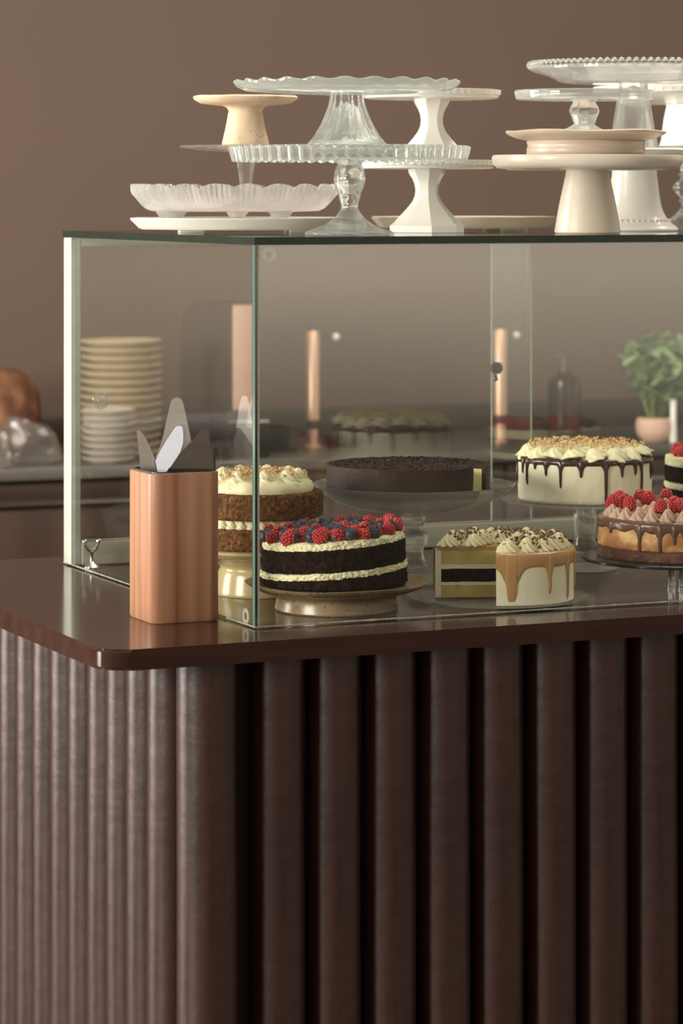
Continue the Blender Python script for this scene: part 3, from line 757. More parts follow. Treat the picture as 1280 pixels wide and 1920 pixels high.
# A: brown sponge behind the wooden holder --------------------------------------------------
pa = AT(485,4.36,ZC+0.0003)
st = thing('glazed_cake_stand', 'cream glazed pedestal stand carrying the brown sponge cake behind the wooden holder', 'cake stand', pa)
ob('pedestal', lathe([(0,0),(0.062,0)]+smooth_prof([(0.063,0.003),(0.061,0.012),(0.058,0.030),(0.055,0.038),(0.060,0.045),(0.072,0.052)],4)+[(0,0.052)],72), M['gold'], st)
ob('plate', lathe([(0,0.0522),(0.075,0.0522),(0.088,0.057),(0.0935,0.063),(0.0935,0.066),(0.090,0.0675),(0,0.0672)],96), M['gold'], st)
ca = thing('sponge_cake', 'two layer brown sponge cake with piped cream filling and crumbly top, behind the holder', 'cake', pa+Vector((0,0,0.0676)))
ob('sponge_layer', disc_layer(0.0895,0,0.031,0.0014,400,0.001,3), M['brown'], ca)
ob('sponge_layer', disc_layer(0.0905,0.043,0.079,0.0014,400,0.001,9), M['brown'], ca)
ob('filling', disc_layer(0.080,0.0305,0.0435,0.001,120), M['cream'], ca)
RS1 = rosette(0.0085,0.0135,7,2.4)
RS1.materials.append(M['cream'])
for k in range(34):
    a = 2*PI*k/34
    ob('piped_shell', RS1, None, ca, (0.0795*math.cos(a),0.0795*math.sin(a),0.0305), (0,0,a*3))
def blob_top(R, hgt, seed):
    def fn(t,i,r,z):
        x,y = r*math.cos(t), r*math.sin(t)
        n_ = nz(x*38+seed,y*38,0,1.0)*0.35+nz(x*85,y*85+seed,3,1.0)*0.2 + 0.10*math.sin(60*r/R*2+5*t)
        return r*(1+0.05*nz(math.cos(t)*3,math.sin(t)*3,seed,1.0)), z*(1+n_) if i > 1 else z
    prof = [(0,0),(R,0),(R*1.02,hgt*0.3),(R*0.98,hgt*0.62)] + [(R*(0.92-0.09*i), hgt*(0.82+0.02*i)) for i in range(10)] + [(0,hgt)]
    return lathe(prof, 120, fn, 70)
ob('cream_topping', blob_top(0.076,0.021,5), M['cream'], ca, (0,0,0.0785))
RS4 = rosette(0.021,0.024,6,2.2); RS4.materials.append(M['cream'])
for k in range(9):
    a = 2*PI*k/9; ob('cream_swirl', RS4, None, ca, (0.054*math.cos(a),0.054*math.sin(a),0.087), (0.1*math.sin(k),0.1*math.cos(k*2),a))
crumbs('crumble', 420, lambda q: (lambda a,r:(r*math.cos(a),r*math.sin(a),0.1035+0.006*q.random()-0.22*max(0,r-0.05)))(q.uniform(0,2*PI),0.07*math.sqrt(q.random())), 0.0016, M['crumble'], ca, 4)

# B: berry chocolate cake ---------------------------------------------------------------------
pb = W(0.176,0.137,ZC+0.0003)
sb = thing('pottery_cake_stand', 'low rustic speckled pottery stand under the berry topped chocolate cake by the front glass', 'cake stand', pb)
ob('pedestal', lathe([(0,0),(0.083,0.0)]+smooth_prof([(0.0845,0.002),(0.0825,0.012),(0.0835,0.019),(0.092,0.0235)],4)+[(0,0.0235)],96), M['rustic'], sb)
ob('plate', lathe([(0,0.0233),(0.090,0.0233),(0.106,0.0265),(0.119,0.032),(0.1255,0.0365),(0.1262,0.038),(0.1245,0.0385),(0.112,0.0355),(0.100,0.0345),(0,0.0345)],128,
   lambda t,i,r,z:(r*(1+0.006*math.sin(3*t+1)),z+(0.001*math.sin(4*t) if i>2 and i<8 else 0))), M['rustic'], sb)
cb = thing('berry_chocolate_cake', 'two layer chocolate cake with white filling, topped with raspberries and blueberries', 'cake', pb+Vector((-0.004,0,0.0364)))
SH = (0.075,0.0155)
def tz(x,y,z): return z+0.075*x
ob('sponge_layer', disc_layer(0.1005,0,0.0155,0.0017,420,0.0005,21,SH,0.0995), M['choc'], cb)
ob('filling', disc_layer(0.0985,0.0145,0.0245,0.0026,420,0.001,31,SH), M['fill'], cb)
ob('sponge_layer', disc_layer(0.0985,0.0235,0.0545,0.0017,420,0.0005,41,SH,0.0975), M['choc'], cb)
ob('frosting', disc_layer(0.0965,0.0535,0.0645,0.0026,420,0.0005,51,SH,0.0925), M['fill'], cb)
rnd = random.Random(12); pts = []
tries = 0
while len(pts) < 92 and tries < 60000:
    tries += 1
    a = rnd.uniform(0,2*PI); r = 0.088*math.sqrt(rnd.random())
    p = (r*math.cos(a), r*math.sin(a))
    if all((p[0]-q[0])**2+(p[1]-q[1])**2 > 0.0152**2 for q in pts): pts.append(p)
for i,(x,y) in enumerate(pts):
    kind = rnd.random() < 0.52
    z = tz(x,y,0.0625)
    if kind:
        tl = rnd.uniform(0.2,1.5)
        ob('raspberry', RASP, None, cb, (x,y,z+0.004*math.sin(tl)), (tl*rnd.choice((-1,1))*0.8,tl*rnd.choice((-1,1))*0.5,rnd.uniform(0,6)), rnd.uniform(0.85,1.08))
    else:
        ob('blueberry', BLUE, None, cb, (x,y,z+0.0025), (rnd.uniform(-0.8,0.8),rnd.uniform(-0.8,0.8),rnd.uniform(0,6)), rnd.uniform(0.95,1.25))

# C: dark cheesecake on glass dish stand --------------------------------------------------------
pc = AT(775,4.5,ZC+0.0003)
sc_ = thing('glass_cake_stand', 'tall glass stand with wide shallow dish holding the dark cocoa cake inside the case', 'cake stand', pc)
ob('stem', lathe([(0,0)]+smooth_prof([(0.056,0.0),(0.057,0.002),(0.045,0.006),(0.028,0.014),(0.018,0.028),(0.0145,0.042),(0.0165,0.050),(0.0205,0.053),(0.0215,0.066),(0.019,0.071),(0.014,0.074),(0.0135,0.080),(0.0175,0.087),(0.0195,0.0965),(0.024,0.1015)],5)+[(0,0.1015)],8,smooth=20), M['glass'], sc_)
ob('dish', lathe([(0,0.1018)]+smooth_prof([(0.03,0.1018),(0.07,0.105),(0.105,0.114),(0.130,0.126),(0.145,0.138),(0.1485,0.1425)],5)+[(0.1465,0.1432)]+smooth_prof([(0.142,0.139),(0.130,0.1315),(0.120,0.1295),(0.06,0.1295)],4)+[(0,0.1295)],128), M['glass_clear'], sc_)
cc = thing('cocoa_cheesecake', 'dark cocoa crusted round cheesecake with one slice missing, on the tall glass dish stand', 'cake', pc+Vector((-0.008,0,0.1302)))
a0, a1 = math.radians(69), math.radians(50.5+360)
RCc = 0.1195
ob('crust', sector(RCc-0.006,RCc,0,0.0415,a0,a1,150,0.0009,3,2,6), M['crust'], cc)
ob('filling', sector(0,RCc-0.0062,0.004,0.037,a0,a1,120,0.0003,5), M['cheese'], cc, label='pale yellow filling seen in the cut')
ob('crust_base', sector(0,RCc-0.0062,0,0.0038,a0,a1,100,0,5), M['crust'], cc)
ob('crumb_top', sector(0,RCc-0.0062,0.0372,0.0405,a0,a1,160,0.0016,8,20,2), M['crumbtop'], cc)
crumbs('cocoa_shards', 420, lambda q: (lambda a,r:(r*math.cos(a),r*math.sin(a),0.0412))(ang(q.uniform(a0+0.03,a1-0.03)),0.112*math.sqrt(q.random())), 0.0026, M['crumbtop'], cc, 14, 0.35)

# D: cut layer cake with caramel -----------------------------------------------------------------
vd = 0.117; ud = UPX(945,vd); pd = W(ud,vd,ZC+0.0003)
pp = W(ud,vd+0.020,ZC+0.0003)
dp = thing('glass_cake_plate', 'round clear glass plate lying on the counter under the caramel layer cake', 'plate', pp)
ob('dish', lathe([(0,0.0),(0.105,0.0),(0.122,0.003),(0.127,0.0062),(0.1262,0.0072),(0.121,0.0052),(0.108,0.0036),(0,0.0036)],96), M['glass_clear'], dp)
cd = thing('caramel_layer_cake', 'caramel drip layer cake with a quarter cut away, showing yellow and chocolate layers', 'cake', pd+Vector((0,0,0.0054)))
a0, a1 = math.radians(-9.6), math.radians(360-86)
RD, HD = 0.0965, 0.071
Ri = RD-0.0085
for nm,z0,z1,mm in (('sponge_layer',0.0,0.0165,'yellow'),('cream_layer',0.0166,0.0215,'cream_pale'),('chocolate_layer',0.0216,0.0395,'choc'),('cream_layer',0.0396,0.0458,'cream_pale'),('sponge_layer',0.0459,HD-0.006,'yellow')):
    ob(nm, sector(0,Ri,z0,z1,a0,a1,100,0.0010,z0*900,12,4), M[mm], cd)
ob('frosting', sector(Ri+0.0001,RD,0,HD-0.002,a0,a1,150,0.0004,2,2,5), M['cream_pale'], cd)
ob('caramel_top', sector(0,RD-0.0003,HD-0.0059,HD-0.0005,a0,a1,150,0.0004,6,4,2), M['caramel'], cd)
rad = math.radians
ob('caramel_drip', drip_skin(RD,HD-0.001,[(rad(3.0),0.067,0.0075),(rad(37),0.058,0.0028),(rad(61),0.070,0.0024),(rad(84),0.060,0.003),(rad(110),0.04,0.003),(rad(140),0.055,0.003),(rad(180),0.05,0.003),(rad(220),0.06,0.003),(rad(252),0.045,0.003),(rad(269),0.068,0.0045)],0.020,0.0024,a0,a1,700,0.012,0.12), M['caramel'], cd)
RS2 = rosette(0.0165,0.020,9,1.2); RS2.materials.append(M['cream'])
k = 0
for rr,n_ in ((0.077,15),(0.042,8)):
    for i in range(n_):
        phi = a0+rad(11 if rr > .06 else 16)+(a1-a0-rad(18 if rr > .06 else 30))*i/(n_-1)
        a = ang(phi); k += 1
        ob('cream_rosette', RS2, None, cd, (rr*math.cos(a),rr*math.sin(a),HD-0.0008), (0,0,k*1.3), (1,1,0.85+0.25*((k*7)%5)/5))
def flk(q):
    phi = q.uniform(a0+rad(6),a1-rad(5)); r = 0.086*math.sqrt(q.uniform(.12,1)); a = ang(phi)
    return (r*math.cos(a), r*math.sin(a), HD+0.006+0.0125*q.random())
crumbs('chocolate_flakes', 420, flk, 0.0022, M['shard'], cd, 21, 0.6)
crumbs('nut_crumble', 260, flk, 0.0015, M['crumble'], cd, 22, 0.8)

# E: cream drip cake ------------------------------------------------------------------------------
pe = AT(1096,4.65,ZC+0.0003)
se = thing('glass_cake_stand', 'glass pedestal stand with thick stem carrying the white chocolate drip cake', 'cake stand', pe)
ob('stem', lathe([(0,0)]+smooth_prof([(0.051,0.0),(0.052,0.003),(0.051,0.012),(0.046,0.017),(0.032,0.022),(0.021,0.030),(0.0165,0.045),(0.0165,0.075),(0.018,0.091),(0.0205,0.0925),(0.0205,0.0965)],5)+[(0,0.0965)],48), M['glass'], se)
ob('plate', lathe([(0,0.0967),(0.06,0.0967),(0.10,0.0985),(0.121,0.102),(0.1255,0.1045),(0.1245,0.106),(0.115,0.1045),(0,0.1035)],192,lambda t,i,r,z:(r*(1+(0.006*math.cos(48*t) if i in(3,4,5) else 0)),z),50), M['glass_clear'], se)
ce = thing('drip_cake', 'tall white frosted cake with dark chocolate drips and a piped cream border', 'cake', pe+Vector((0,0,0.1048)))
RE, HE = 0.1005, 0.066
ob('frosted_body', disc_layer(RE,0,HE,0.0007,220,0.0,61), M['cream_pale'], ce)
DR = [(-70.6,.026,2),(-63,.042,2),(-51.7,.0165,2),(-39.3,.025,2.2),(-25.3,.043,2.2),(-7.7,.026,2.6),(13.5,.0655,2.6),(28.6,.0275,2.2),(43.6,.025,2),(52,.058,2.2),(71.8,.035,2),
      (90,.03,2),(108,.045,2),(127,.025,2),(146,.05,2),(165,.03,2),(184,.04,2),(205,.025,2),(228,.045,2),(250,.03,2),(268,.04,2)]
ob('chocolate_drip', drip_skin(RE,HE,[(rad(p),l,w_*0.001*0.95) for p,l,w_ in DR],0.0085,0.0026,n=900,rin=0.02), M['drip'], ce)
def shell_ring():
    def fn(t,i,r,z): return r, z
    return None
RS3 = rosette(0.0215,0.0175,7,1.3,0.11); RS3.materials.append(M['cream'])
for k in range(17):
    a = 2*PI*k/17
    ob('cream_rosette', RS3, None, ce, (0.084*math.cos(a),0.084*math.sin(a),HE+0.0005), (0.25*math.sin(a),-0.25*math.cos(a)*1.0,k*1.1))
ob('cream_topping', blob_top(0.078,0.017,15), M['cream'], ce, (0,0,HE))
crumbs('nut_crumble', 380, lambda q:(lambda a,r:(r*math.cos(a),r*math.sin(a),HE+0.0185+0.005*q.random()-(0.12*max(0,r-.075))))(q.uniform(0,2*PI),0.092*math.sqrt(q.random())), 0.0022, M['crumble'], ce, 33, 0.6)

# F: raspberry cheesecake ----------------------------------------------------------------------------
pf = AT(1267,4.432,ZC+0.0003)
sf = thing('glass_disc_stand', 'round green edged glass disc on slim steel legs under the raspberry cheesecake', 'cake stand', pf)
bm = bmesh.new(); lathe_bm(bm, [(0,0.040),(0.135,0.040),(0.137,0.0412),(0.137,0.0438),(0.135,0.045),(0,0.045)],128); bm.normal_update()
for fc in bm.faces:
    c_ = fc.calc_center_median(); fc.material_index = 1 if math.hypot(c_.x,c_.y) > 0.1345 else 0
ob('glass_disc', fin(bm,30), [M['topglass'],M['edge']], sf)
for dx,dy in ((-0.0105,-0.02),(0.0040,-0.03),(0.0,0.04)):
    ob('leg', lathe([(0,0),(0.0042,0),(0.0042,0.003),(0.003,0.004),(0.003,0.037),(0.005,0.0398),(0,0.0398)],16), M['chrome'], sf, (dx,dy,0))
cf = thing('raspberry_cheesecake', 'baked cheesecake with milk chocolate drips, cocoa rosettes and raspberries on top', 'cake', pf+Vector((0,0,0.0454)))
RF, HF = 0.1125, 0.056
ob('biscuit_base', disc_layer(RF,0,0.0165,0.0018,220,0,71), M['biscuit'], cf)
ob('baked_filling', disc_layer(RF-0.0005,0.0155,HF,0.0014,220,0.0012,72,(0,1),RF-0.003), M['baked'], cf)
DF = [(-62,.02,3),(-33.5,.050,2.6),(-17.7,.045,3.2),(-7.3,.032,2.4),(0.0,.033,2.2),(14,.05,2.6),(27,.03,2.4),(41,.045,2.6),(60,.035,2.4)]+[(80+23*i,.03+.015*(i%2),2.4) for i in range(9)]
ob('chocolate_drip', drip_skin(RF-0.002,HF,[(rad(p),l,w_*0.001) for p,l,w_ in DF],0.0125,0.0032,n=900,rin=0.03,wob=0.45), M['drip2'], cf)
ob('chocolate_glaze', lathe([(0,0),(0.085,0),(0.085,0.0015),(0,0.0018)],64), M['drip2'], cf, (0,0,HF))
RS5 = rosette(0.0115,0.018,6,1.0); RS5.materials.append(M['pinkcream'])
k = 0
for rr,n_ in ((0.094,26),(0.069,18),(0.044,10)):
    for i in range(n_):
        a = 2*PI*i/n_+rr*9; k += 1
        ob('cocoa_rosette', RS5, None, cf, (rr*math.cos(a),rr*math.sin(a),HF+0.0015), (0.1*math.sin(k),0.1*math.cos(k),k*0.9), (1,1,0.8+0.3*((k*3)%7)/7))
def rb(px, py, ph_):
    """raspberry seen at a place on the cake's top"""
    for it in range(60):
        pass
RBS = [(1149,948,0.06),(1146,962,-0.0),(1172,950,0.03),(1181,962,-0.03),(1219,950,0.05),(1236,968,-0.075),(1268,952,-0.02),(1273,966,-0.06),(1300,948,0.03),(1330,960,-0.05),(1350,950,0.02),(1200,946,0.08),(1250,944,0.085),(1310,944,0.08)]
for i,(px,py,dy) in enumerate(RBS):
    Y = 4.432+dy; x = (px-CX)/F*Y-pf.x
    r = math.hypot(x,dy)
    if r > 0.098: x *= 0.098/r; dy *= 0.098/r
    ob('raspberry', RASP, None, cf, (x,dy,HF+0.0125), (0.35*math.sin(i*2.3),0.35*math.cos(i*1.7),i), 0.98)

# G: second berry cake, far right ---------------------------------------------------------------------
pg = AT(1372,4.8,ZC+0.0003)
sg = thing('glass_cake_stand', 'clear glass pedestal stand at the right end of the case, under the second berry cake', 'cake stand', pg)
ob('stem', lathe([(0,0)]+smooth_prof([(0.052,0),(0.053,0.002),(0.03,0.012),(0.016,0.028),(0.016,0.06),(0.022,0.079)],5)+[(0,0.079)],48), M['glass'], sg)
ob('plate', lathe([(0,0.0792),(0.10,0.0792),(0.128,0.084),(0.1325,0.0885),(0.130,0.0895),(0.11,0.0865),(0,0.0865)],96), M['glass_clear'], sg)
cg = thing('berry_chocolate_cake', 'dark chocolate cake with white filling and berries at the right edge of the case', 'cake', pg+Vector((0,0,0.0872)))
ob('sponge_layer', disc_layer(0.106,0,0.021,0.0014,160,0,81), M['choc'], cg)
ob('filling', disc_layer(0.1035,0.0205,0.032,0.002,160,0.001,82), M['fill'], cg)
ob('sponge_layer', disc_layer(0.1045,0.0315,0.056,0.0014,160,0,83), M['choc'], cg)
ob('frosting', disc_layer(0.1035,0.0555,0.071,0.0018,160,0.0005,84), M['fill'], cg)
pts = []; rnd = random.Random(5); tries = 0
while len(pts) < 60 and tries < 40000:
    tries += 1; a = rnd.uniform(0,2*PI); r = 0.093*math.sqrt(rnd.random()); p = (r*math.cos(a),r*math.sin(a))
    if all((p[0]-q[0])**2+(p[1]-q[1])**2 > 0.0155**2 for q in pts): pts.append(p)
for i,(x,y) in enumerate(pts):
    if i%2: ob('raspberry', RASP, None, cg, (x,y,0.071), (rnd.uniform(-1,1),rnd.uniform(-1,1),i), 1.0)
    else: ob('blueberry', BLUE, None, cg, (x,y,0.072), (rnd.uniform(-.8,.8),0.3,i), 1.0)

# ------------------------------------------------------------------ things on the back worktop
ORD = ['topmost','second from the top','third from the top','fourth from the top','fifth from the top','sixth from the top','seventh from the top','eighth from the top','ninth from the top','tenth from the top','eleventh from the top','twelfth from the top','thirteenth from the top','fourteenth from the top','fifteenth from the top','sixteenth from the top']
def BW(px, v, z=ZB): return W(UPX(px,v), v, z)
def stack(name, label, px, v, r, n, step, m, group, seed):
    rnd = random.Random(seed); c = BW(px,v)
    me = lathe([(0,0),(r*0.62,0.0),(r*0.66,0.002),(r*0.97,step*0.72),(r,step*0.86),(r*0.985,step*0.97),(r*0.95,step*0.93),(r*0.62,0.0045),(0,0.0045)],56)
    me.materials.append(m)
    for i in range(n):
        o = ob(name, me, None, None, (c.x+rnd.uniform(-.0022,.0022),c.y+rnd.uniform(-.002,.002),ZB+0.0003+i*step))
        o.scale = (1+rnd.uniform(-.012,.012),)*2+(1,)
        tag(o, label % ORD[n-1-i], 'plate', group)
stack('dinner_plate', 'cream plate, %s of the tall stack on the back worktop', 226, 3.02, 0.0955, 15, 0.0182, M['plate'], 'cream plates in the tall stack', 3)
stack('saucer', 'pale saucer, %s of the short stack before the cream plates', 203, 2.875, 0.0605, 8, 0.0155, M['saucer'], 'pale saucers in the short stack', 4)

# board standing on edge in a dark stand
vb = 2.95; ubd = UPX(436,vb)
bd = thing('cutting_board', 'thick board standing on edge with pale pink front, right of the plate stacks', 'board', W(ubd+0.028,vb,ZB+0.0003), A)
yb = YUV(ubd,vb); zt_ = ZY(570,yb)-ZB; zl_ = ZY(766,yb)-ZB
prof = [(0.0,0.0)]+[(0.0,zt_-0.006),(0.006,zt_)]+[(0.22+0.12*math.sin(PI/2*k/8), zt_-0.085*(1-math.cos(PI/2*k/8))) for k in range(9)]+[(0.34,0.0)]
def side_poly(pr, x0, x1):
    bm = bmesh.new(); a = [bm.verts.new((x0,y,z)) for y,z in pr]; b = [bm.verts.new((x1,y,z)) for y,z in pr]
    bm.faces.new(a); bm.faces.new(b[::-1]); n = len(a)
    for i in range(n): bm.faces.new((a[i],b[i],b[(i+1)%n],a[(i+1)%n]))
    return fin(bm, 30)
ob('board_body', side_poly([(y+0.004,z) for y,z in prof],-0.028,0.024), M['boardside'], bd)  # dark tone and rounded back stand in for a soft wall shadow
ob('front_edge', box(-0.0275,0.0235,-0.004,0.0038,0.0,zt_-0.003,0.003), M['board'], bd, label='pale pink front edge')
kb = thing('black_box', 'low black box with a chrome strip at the foot of the pink board', 'box', W(ubd-0.015,vb-0.012,ZB+0.0003), A)
ob('box_body', box(-0.035,0.075,-0.075,0.0,0.0,zl_-0.002,0.004), M['dark'], kb)
ob('chrome_strip', box(-0.03,0.07,-0.078,-0.0745,zl_-0.030,zl_-0.022,0.001), M['chrome'], kb)

# copper taps
def tap(label, px, Y, top, knobdx, group=None):
    p = AT(px,Y,ZB+0.0003); z0 = ZY(top,Y)-ZB; m_ = Y/F
    t = thing('copper_tap', label, 'tap', p, A, 'copper taps behind the case')
    ob('pillar', lathe([(0,0),(0.019,0),(0.019,0.004),(0.0125,0.008),(0.0125,0.045),(0,0.045)],28), M['copper'], t)
    ob('collar', lathe([(0,0.045),(0.0115,0.045),(0.0135,0.050),(0.0135,0.062),(0.0115,0.067),(0,0.067)],28), M['cabinet'], t)
    ob('upper_pillar', lathe([(0,0.067),(0.0165,0.067),(0.0165,z0-0.004),(0.014,z0),(0,z0)],28), M['copper'], t)
    ob('cap', lathe([(0,z0),(0.012,z0),(0.012,z0+0.006),(0,z0+0.008)],20), M['dark'], t)
    L_ = knobdx*m_/UX
    lv = ob('lever', tube([(0,0,z0-0.016),(L_,0,z0-0.016)],0.0022,8), M['boardside'], t)
    bm = bmesh.new(); ball_bm(bm, (L_,0,z0-0.016), 0.0095, 2); ob('knob', fin(bm,60), M['white'], lv, label='small pale round knob')
tap('upright copper tap with pale knob, left of the two behind the glass', 586, 7.38, 620, 44)
tap('upright copper tap with pale knob, seen beside the sliding door edge', 938, 7.55, 617, 31)

# dark low things by the taps
o = ob('black_tray', prism(round_rect(-0.05,0.05,-0.05,0.05,0.006,3),0,0.045,0.003), M['dark'], None, BW(508,3.05,ZB+0.0003), (0,0,A)); tag(o,'square black tin on the back worktop left of the copper taps','tin')
o = ob('dark_dish', lathe([(0,0),(0.035,0),(0.05,0.012),(0.054,0.03),(0.050,0.031),(0.045,0.014),(0,0.008)],40), M['dark'], None, BW(645,3.1,ZB+0.0003)); tag(o,'low dark dish on the back worktop right of the left copper tap','dish')

# soap bottle
pz = BW(1058,3.18,ZB+0.0003); yb = pz.y; m_ = yb/F
bt_ = thing('soap_bottle', 'brown glass pump bottle on the back worktop left of the potted plant', 'bottle', pz)
zt_ = ZY(708,yb)-ZB
ob('bottle_body', lathe([(0,0),(0.040,0.0)]+smooth_prof([(0.042,0.003),(0.042,zt_-0.022),(0.038,zt_-0.006),(0.022,zt_+0.006),(0.0155,zt_+0.014)],4)+[(0.0155,zt_+0.018),(0,zt_+0.018)],48), M['soap'], bt_)
bm = bmesh.new(); lathe_bm(bm, [(0,zt_+0.018),(0.017,zt_+0.018),(0.017,zt_+0.032),(0.008,zt_+0.034),(0.006,zt_+0.050),(0.010,zt_+0.052),(0.010,zt_+0.060),(0,zt_+0.061)],24)
tube_bm(bm, [(0,0,zt_+0.056),(-0.02,0,zt_+0.056),(-0.024,0,zt_+0.050)],0.0038,8)
ob('pump', fin(bm,40), M['backtop'], bt_)

# potted plant
pq = BW(1228,2.90,ZB+0.0003); yb = pq.y
pt = thing('potted_plant', 'bushy green herb in a round pale pink pot on the back worktop', 'plant', pq)
zp = ZY(783,yb)-ZB
ob('pot', lathe([(0,0),(0.028,0)]+smooth_prof([(0.032,0.002),(0.044,0.018),(0.048,0.036),(0.046,zp-0.006),(0.041,zp)],4)+[(0.036,zp),(0.038,zp-0.012),(0,zp-0.012)],48), M['pot'], pt)
rnd = random.Random(9); bm = bmesh.new()
zc_ = ZY(690,yb)-ZB
for i in range(26):
    a = rnd.uniform(0,2*PI); r = rnd.uniform(0.0,0.07)
    tube_bm(bm, [(0.012*math.cos(a),0.012*math.sin(a),zp-0.012),(0.03*math.cos(a),0.03*math.sin(a),zp+0.04),(r*math.cos(a),r*math.sin(a),zc_+0.03)],[0.0022,0.0018,0.0012],6)
ob('stems', fin(bm,50), M['leafstem'], pt)
bm = bmesh.new()
for i in range(300):
    d = Vector((rnd.gauss(0,1),rnd.gauss(0,1),rnd.gauss(0,1))).normalized()*rnd.uniform(0.45,1.0)
    c = Vector((d.x*0.098+0.008,d.y*0.085,zc_+d.z*0.086))
    if c.z < zp+0.035: c.z = zp+0.035+rnd.uniform(0,.04)
    ln = rnd.uniform(0.024,0.038); wd = ln*0.72
    q = Matrix.Translation(c) @ Matrix.Rotation(rnd.uniform(0,2*PI),4,'Z') @ Matrix.Rotation(rnd.uniform(-0.9,0.6),4,'Y') @ Matrix.Rotation(rnd.uniform(-.5,.5),4,'X')
    rows = []
    for k in range(6):
        t = k/5; wv = wd*math.sin(PI*(0.08+0.92*t))**0.8*(1-0.25*t)
        x = ln*(t*2-1)*0.9; zz = -0.25*ln*(t-0.4)**2
        rows.append([bm.verts.new(q @ Vector((x,sg_*wv*0.5,zz+abs(sg_)*0.12*wd*0.5))) for sg_ in (-1,0,1)])
    for k in range(5):
        for j in range(2): bm.faces.new((rows[k][j],rows[k][j+1],rows[k+1][j+1],rows[k+1][j]))
ob('foliage', fin(bm,60), M['leaf'], pt)
gt = ob('glass_tube', lathe([(0,0),(0.009,0),(0.0095,0.003),(0.0075,0.06),(0.008,0.105),(0.0065,0.107),(0,0.106)],20), M['white'], None, BW(1262,2.86,ZB+0.0003)); gt.name = 'bud_vase'
tag(gt, 'slim white bud vase on the back worktop beside the pink pot', 'vase')

# bread and clear bags, far left
pl = BW(-8,3.19,ZB+0.0003)
def loaf_fn(t,i,r,z): return r*(1+0.05*nz(math.cos(t)*2,math.sin(t)*2,z*14,1.0)), z
yb = pl.y; zt_ = ZY(688,yb)-ZB
lf = ob('bread_loaf', lathe([(0,0)]+smooth_prof([(0.07,0.0),(0.094,0.03),(0.106,zt_*0.42),(0.103,zt_*0.62),(0.085,zt_*0.83),(0.05,zt_*0.96),(0.0001,zt_)],5),72,loaf_fn,60), M['bread'], None, pl)
tag(lf, 'large round crusty brown bread loaf at the left edge on the back worktop', 'bread')
def bag(name, label, outline, v, th, skew):
    c = BW(sum(p[0] for p in outline)/len(outline), v); Y = c.y
    pts = [((px-CX)/F*Y-c.x, max(0.0005,ZY(py,Y)-ZB)) for px,py in outline]
    bm = bmesh.new(); front, back = [], []
    pts = chaikin(pts,1)
    for x,z in pts:
        front.append(bm.verts.new((x,-th/2*(0.35+0.65*(1-z/0.2)),z))); back.append(bm.verts.new((x+skew,th/2*(0.35+0.65*(1-z/0.2)),z*0.96)))
    def fanface(vs, sgn):
        cx = sum((v_.co for v_ in vs), Vector())/len(vs); mid = bm.verts.new(cx+Vector((0.004,sgn*0.012,0.004)))
        n = len(vs)
        for i in range(n): bm.faces.new((vs[i],vs[(i+1)%n],mid))
    fanface(front,-1); fanface(back,1)
    n = len(front)
    for i in range(n): bm.faces.new((front[i],back[i],back[(i+1)%n],front[(i+1)%n]))
    bmesh.ops.subdivide_edges(bm, edges=bm.edges[:], cuts=3, use_grid_fill=True)
    for v_ in bm.verts:
        if v_.co.z > 0.004: v_.co += Vector((0.0,0.006*nz(v_.co.x*40,v_.co.z*40,1,1.0),0.003*nz(v_.co.x*30,v_.co.z*50,5,1.0)))
    o = ob(name, fin(bm,25), M['film'], None, (c.x,c.y,c.z+0.0003)); tag(o, label, 'plastic bag', 'clear plastic bags'); return o
bag('plastic_bag', 'crumpled clear plastic bag in front of the bread loaf on the back worktop', [(8,880),(8,776),(50,786),(93,803),(104,850),(108,884)], 2.93, 0.07, 0.01)
bag('plastic_bag', 'smaller clear plastic bag cut off by the left edge of the picture', [(-60,890),(-60,795),(-5,798),(17,812),(22,850),(26,890)], 2.865, 0.07, 0.0)

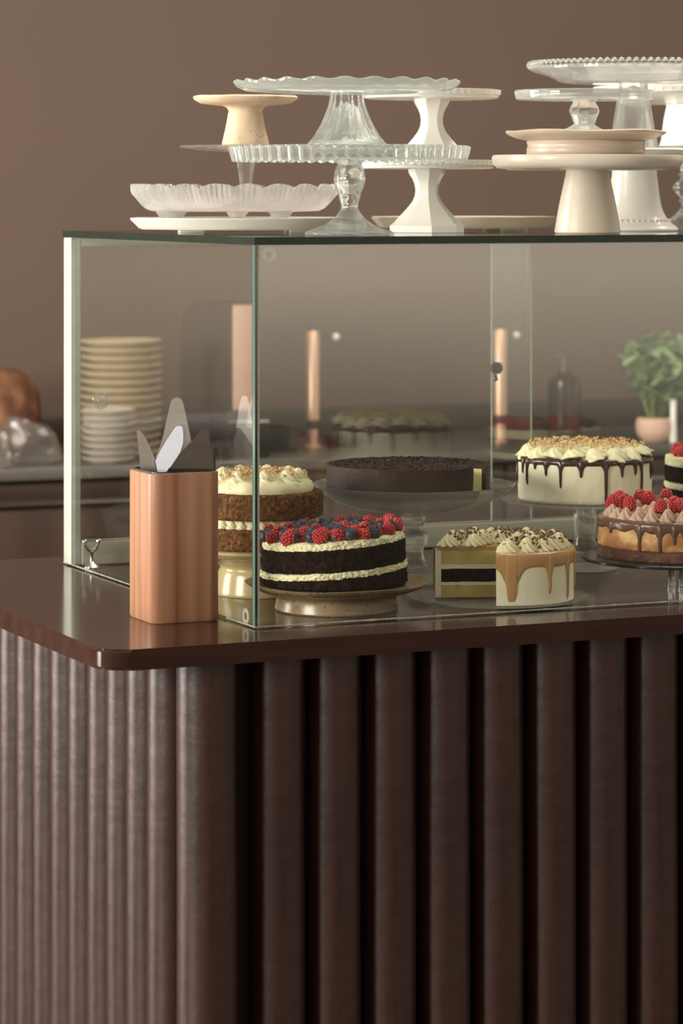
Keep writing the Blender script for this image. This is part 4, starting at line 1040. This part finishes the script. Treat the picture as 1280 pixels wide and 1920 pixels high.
# ------------------------------------------------------------------ light
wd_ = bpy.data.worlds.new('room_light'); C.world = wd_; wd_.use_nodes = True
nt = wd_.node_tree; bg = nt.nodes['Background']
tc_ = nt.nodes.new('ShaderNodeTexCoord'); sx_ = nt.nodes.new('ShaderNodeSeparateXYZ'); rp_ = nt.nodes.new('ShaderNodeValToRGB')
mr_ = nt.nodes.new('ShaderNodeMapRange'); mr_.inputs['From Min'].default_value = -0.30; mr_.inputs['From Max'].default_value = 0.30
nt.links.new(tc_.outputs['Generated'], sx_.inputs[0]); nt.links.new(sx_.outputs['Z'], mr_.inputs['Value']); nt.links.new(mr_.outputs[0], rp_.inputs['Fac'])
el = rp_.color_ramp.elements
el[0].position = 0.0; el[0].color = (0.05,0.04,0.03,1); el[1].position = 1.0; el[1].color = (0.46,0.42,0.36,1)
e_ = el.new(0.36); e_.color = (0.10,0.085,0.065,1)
e_ = el.new(0.46); e_.color = (1.30,1.16,0.94,1)  # bright horizon band added so the glass panes catch a pale veil
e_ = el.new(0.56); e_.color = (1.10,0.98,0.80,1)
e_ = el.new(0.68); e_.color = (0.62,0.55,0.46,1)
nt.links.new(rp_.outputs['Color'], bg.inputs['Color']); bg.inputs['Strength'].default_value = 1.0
def area(name, loc, target, sx, sy, power, col):
    l = bpy.data.lights.new(name, 'AREA'); l.shape = 'RECTANGLE'; l.size = sx; l.size_y = sy; l.energy = power; l.color = col
    o = bpy.data.objects.new(name, l); COL.objects.link(o); o.location = loc
    o.rotation_euler = (Vector(target)-Vector(loc)).to_track_quat('-Z','Y').to_euler()
    return o
area('window_light', (-4.4,0.9,2.1), (0.0,4.4,1.35), 1.8, 2.0, 380, (1.0,0.95,0.87))
area('window_light', (-4.4,4.8,1.6), (0.0,4.6,1.45), 1.7, 2.5, 290, (1.0,0.95,0.88))
area('overhead_fill', (1.0,5.1,3.3), (0.8,5.6,1.2), 2.6, 1.2, 95, (1.0,0.90,0.78))  # added unseen fill from above for the wall and cake tops

# ------------------------------------------------------------------ camera
cam = bpy.data.cameras.new('camera'); co = bpy.data.objects.new('camera', cam); COL.objects.link(co)
co.location = (0,0,EYE); co.rotation_euler = (PI/2,0,0)
cam.sensor_fit = 'HORIZONTAL'; cam.sensor_width = 24.0; cam.lens = F/1280*24.0
cam.shift_y = -(960-HZ)/1280.0
cam.clip_start = 0.05; cam.clip_end = 60
cam.dof.use_dof = True; cam.dof.focus_distance = 4.18; cam.dof.aperture_fstop = 6.8
C.camera = co
C.view_settings.view_transform = 'Standard'; C.view_settings.look = 'None'
C.view_settings.exposure = 0.0; C.view_settings.gamma = 1.0; C.view_settings.use_curve_mapping = False
cy = C.cycles
cy.max_bounces = 14; cy.transmission_bounces = 12; cy.transparent_max_bounces = 40; cy.glossy_bounces = 6; cy.diffuse_bounces = 3
cy.sample_clamp_indirect = 6.0
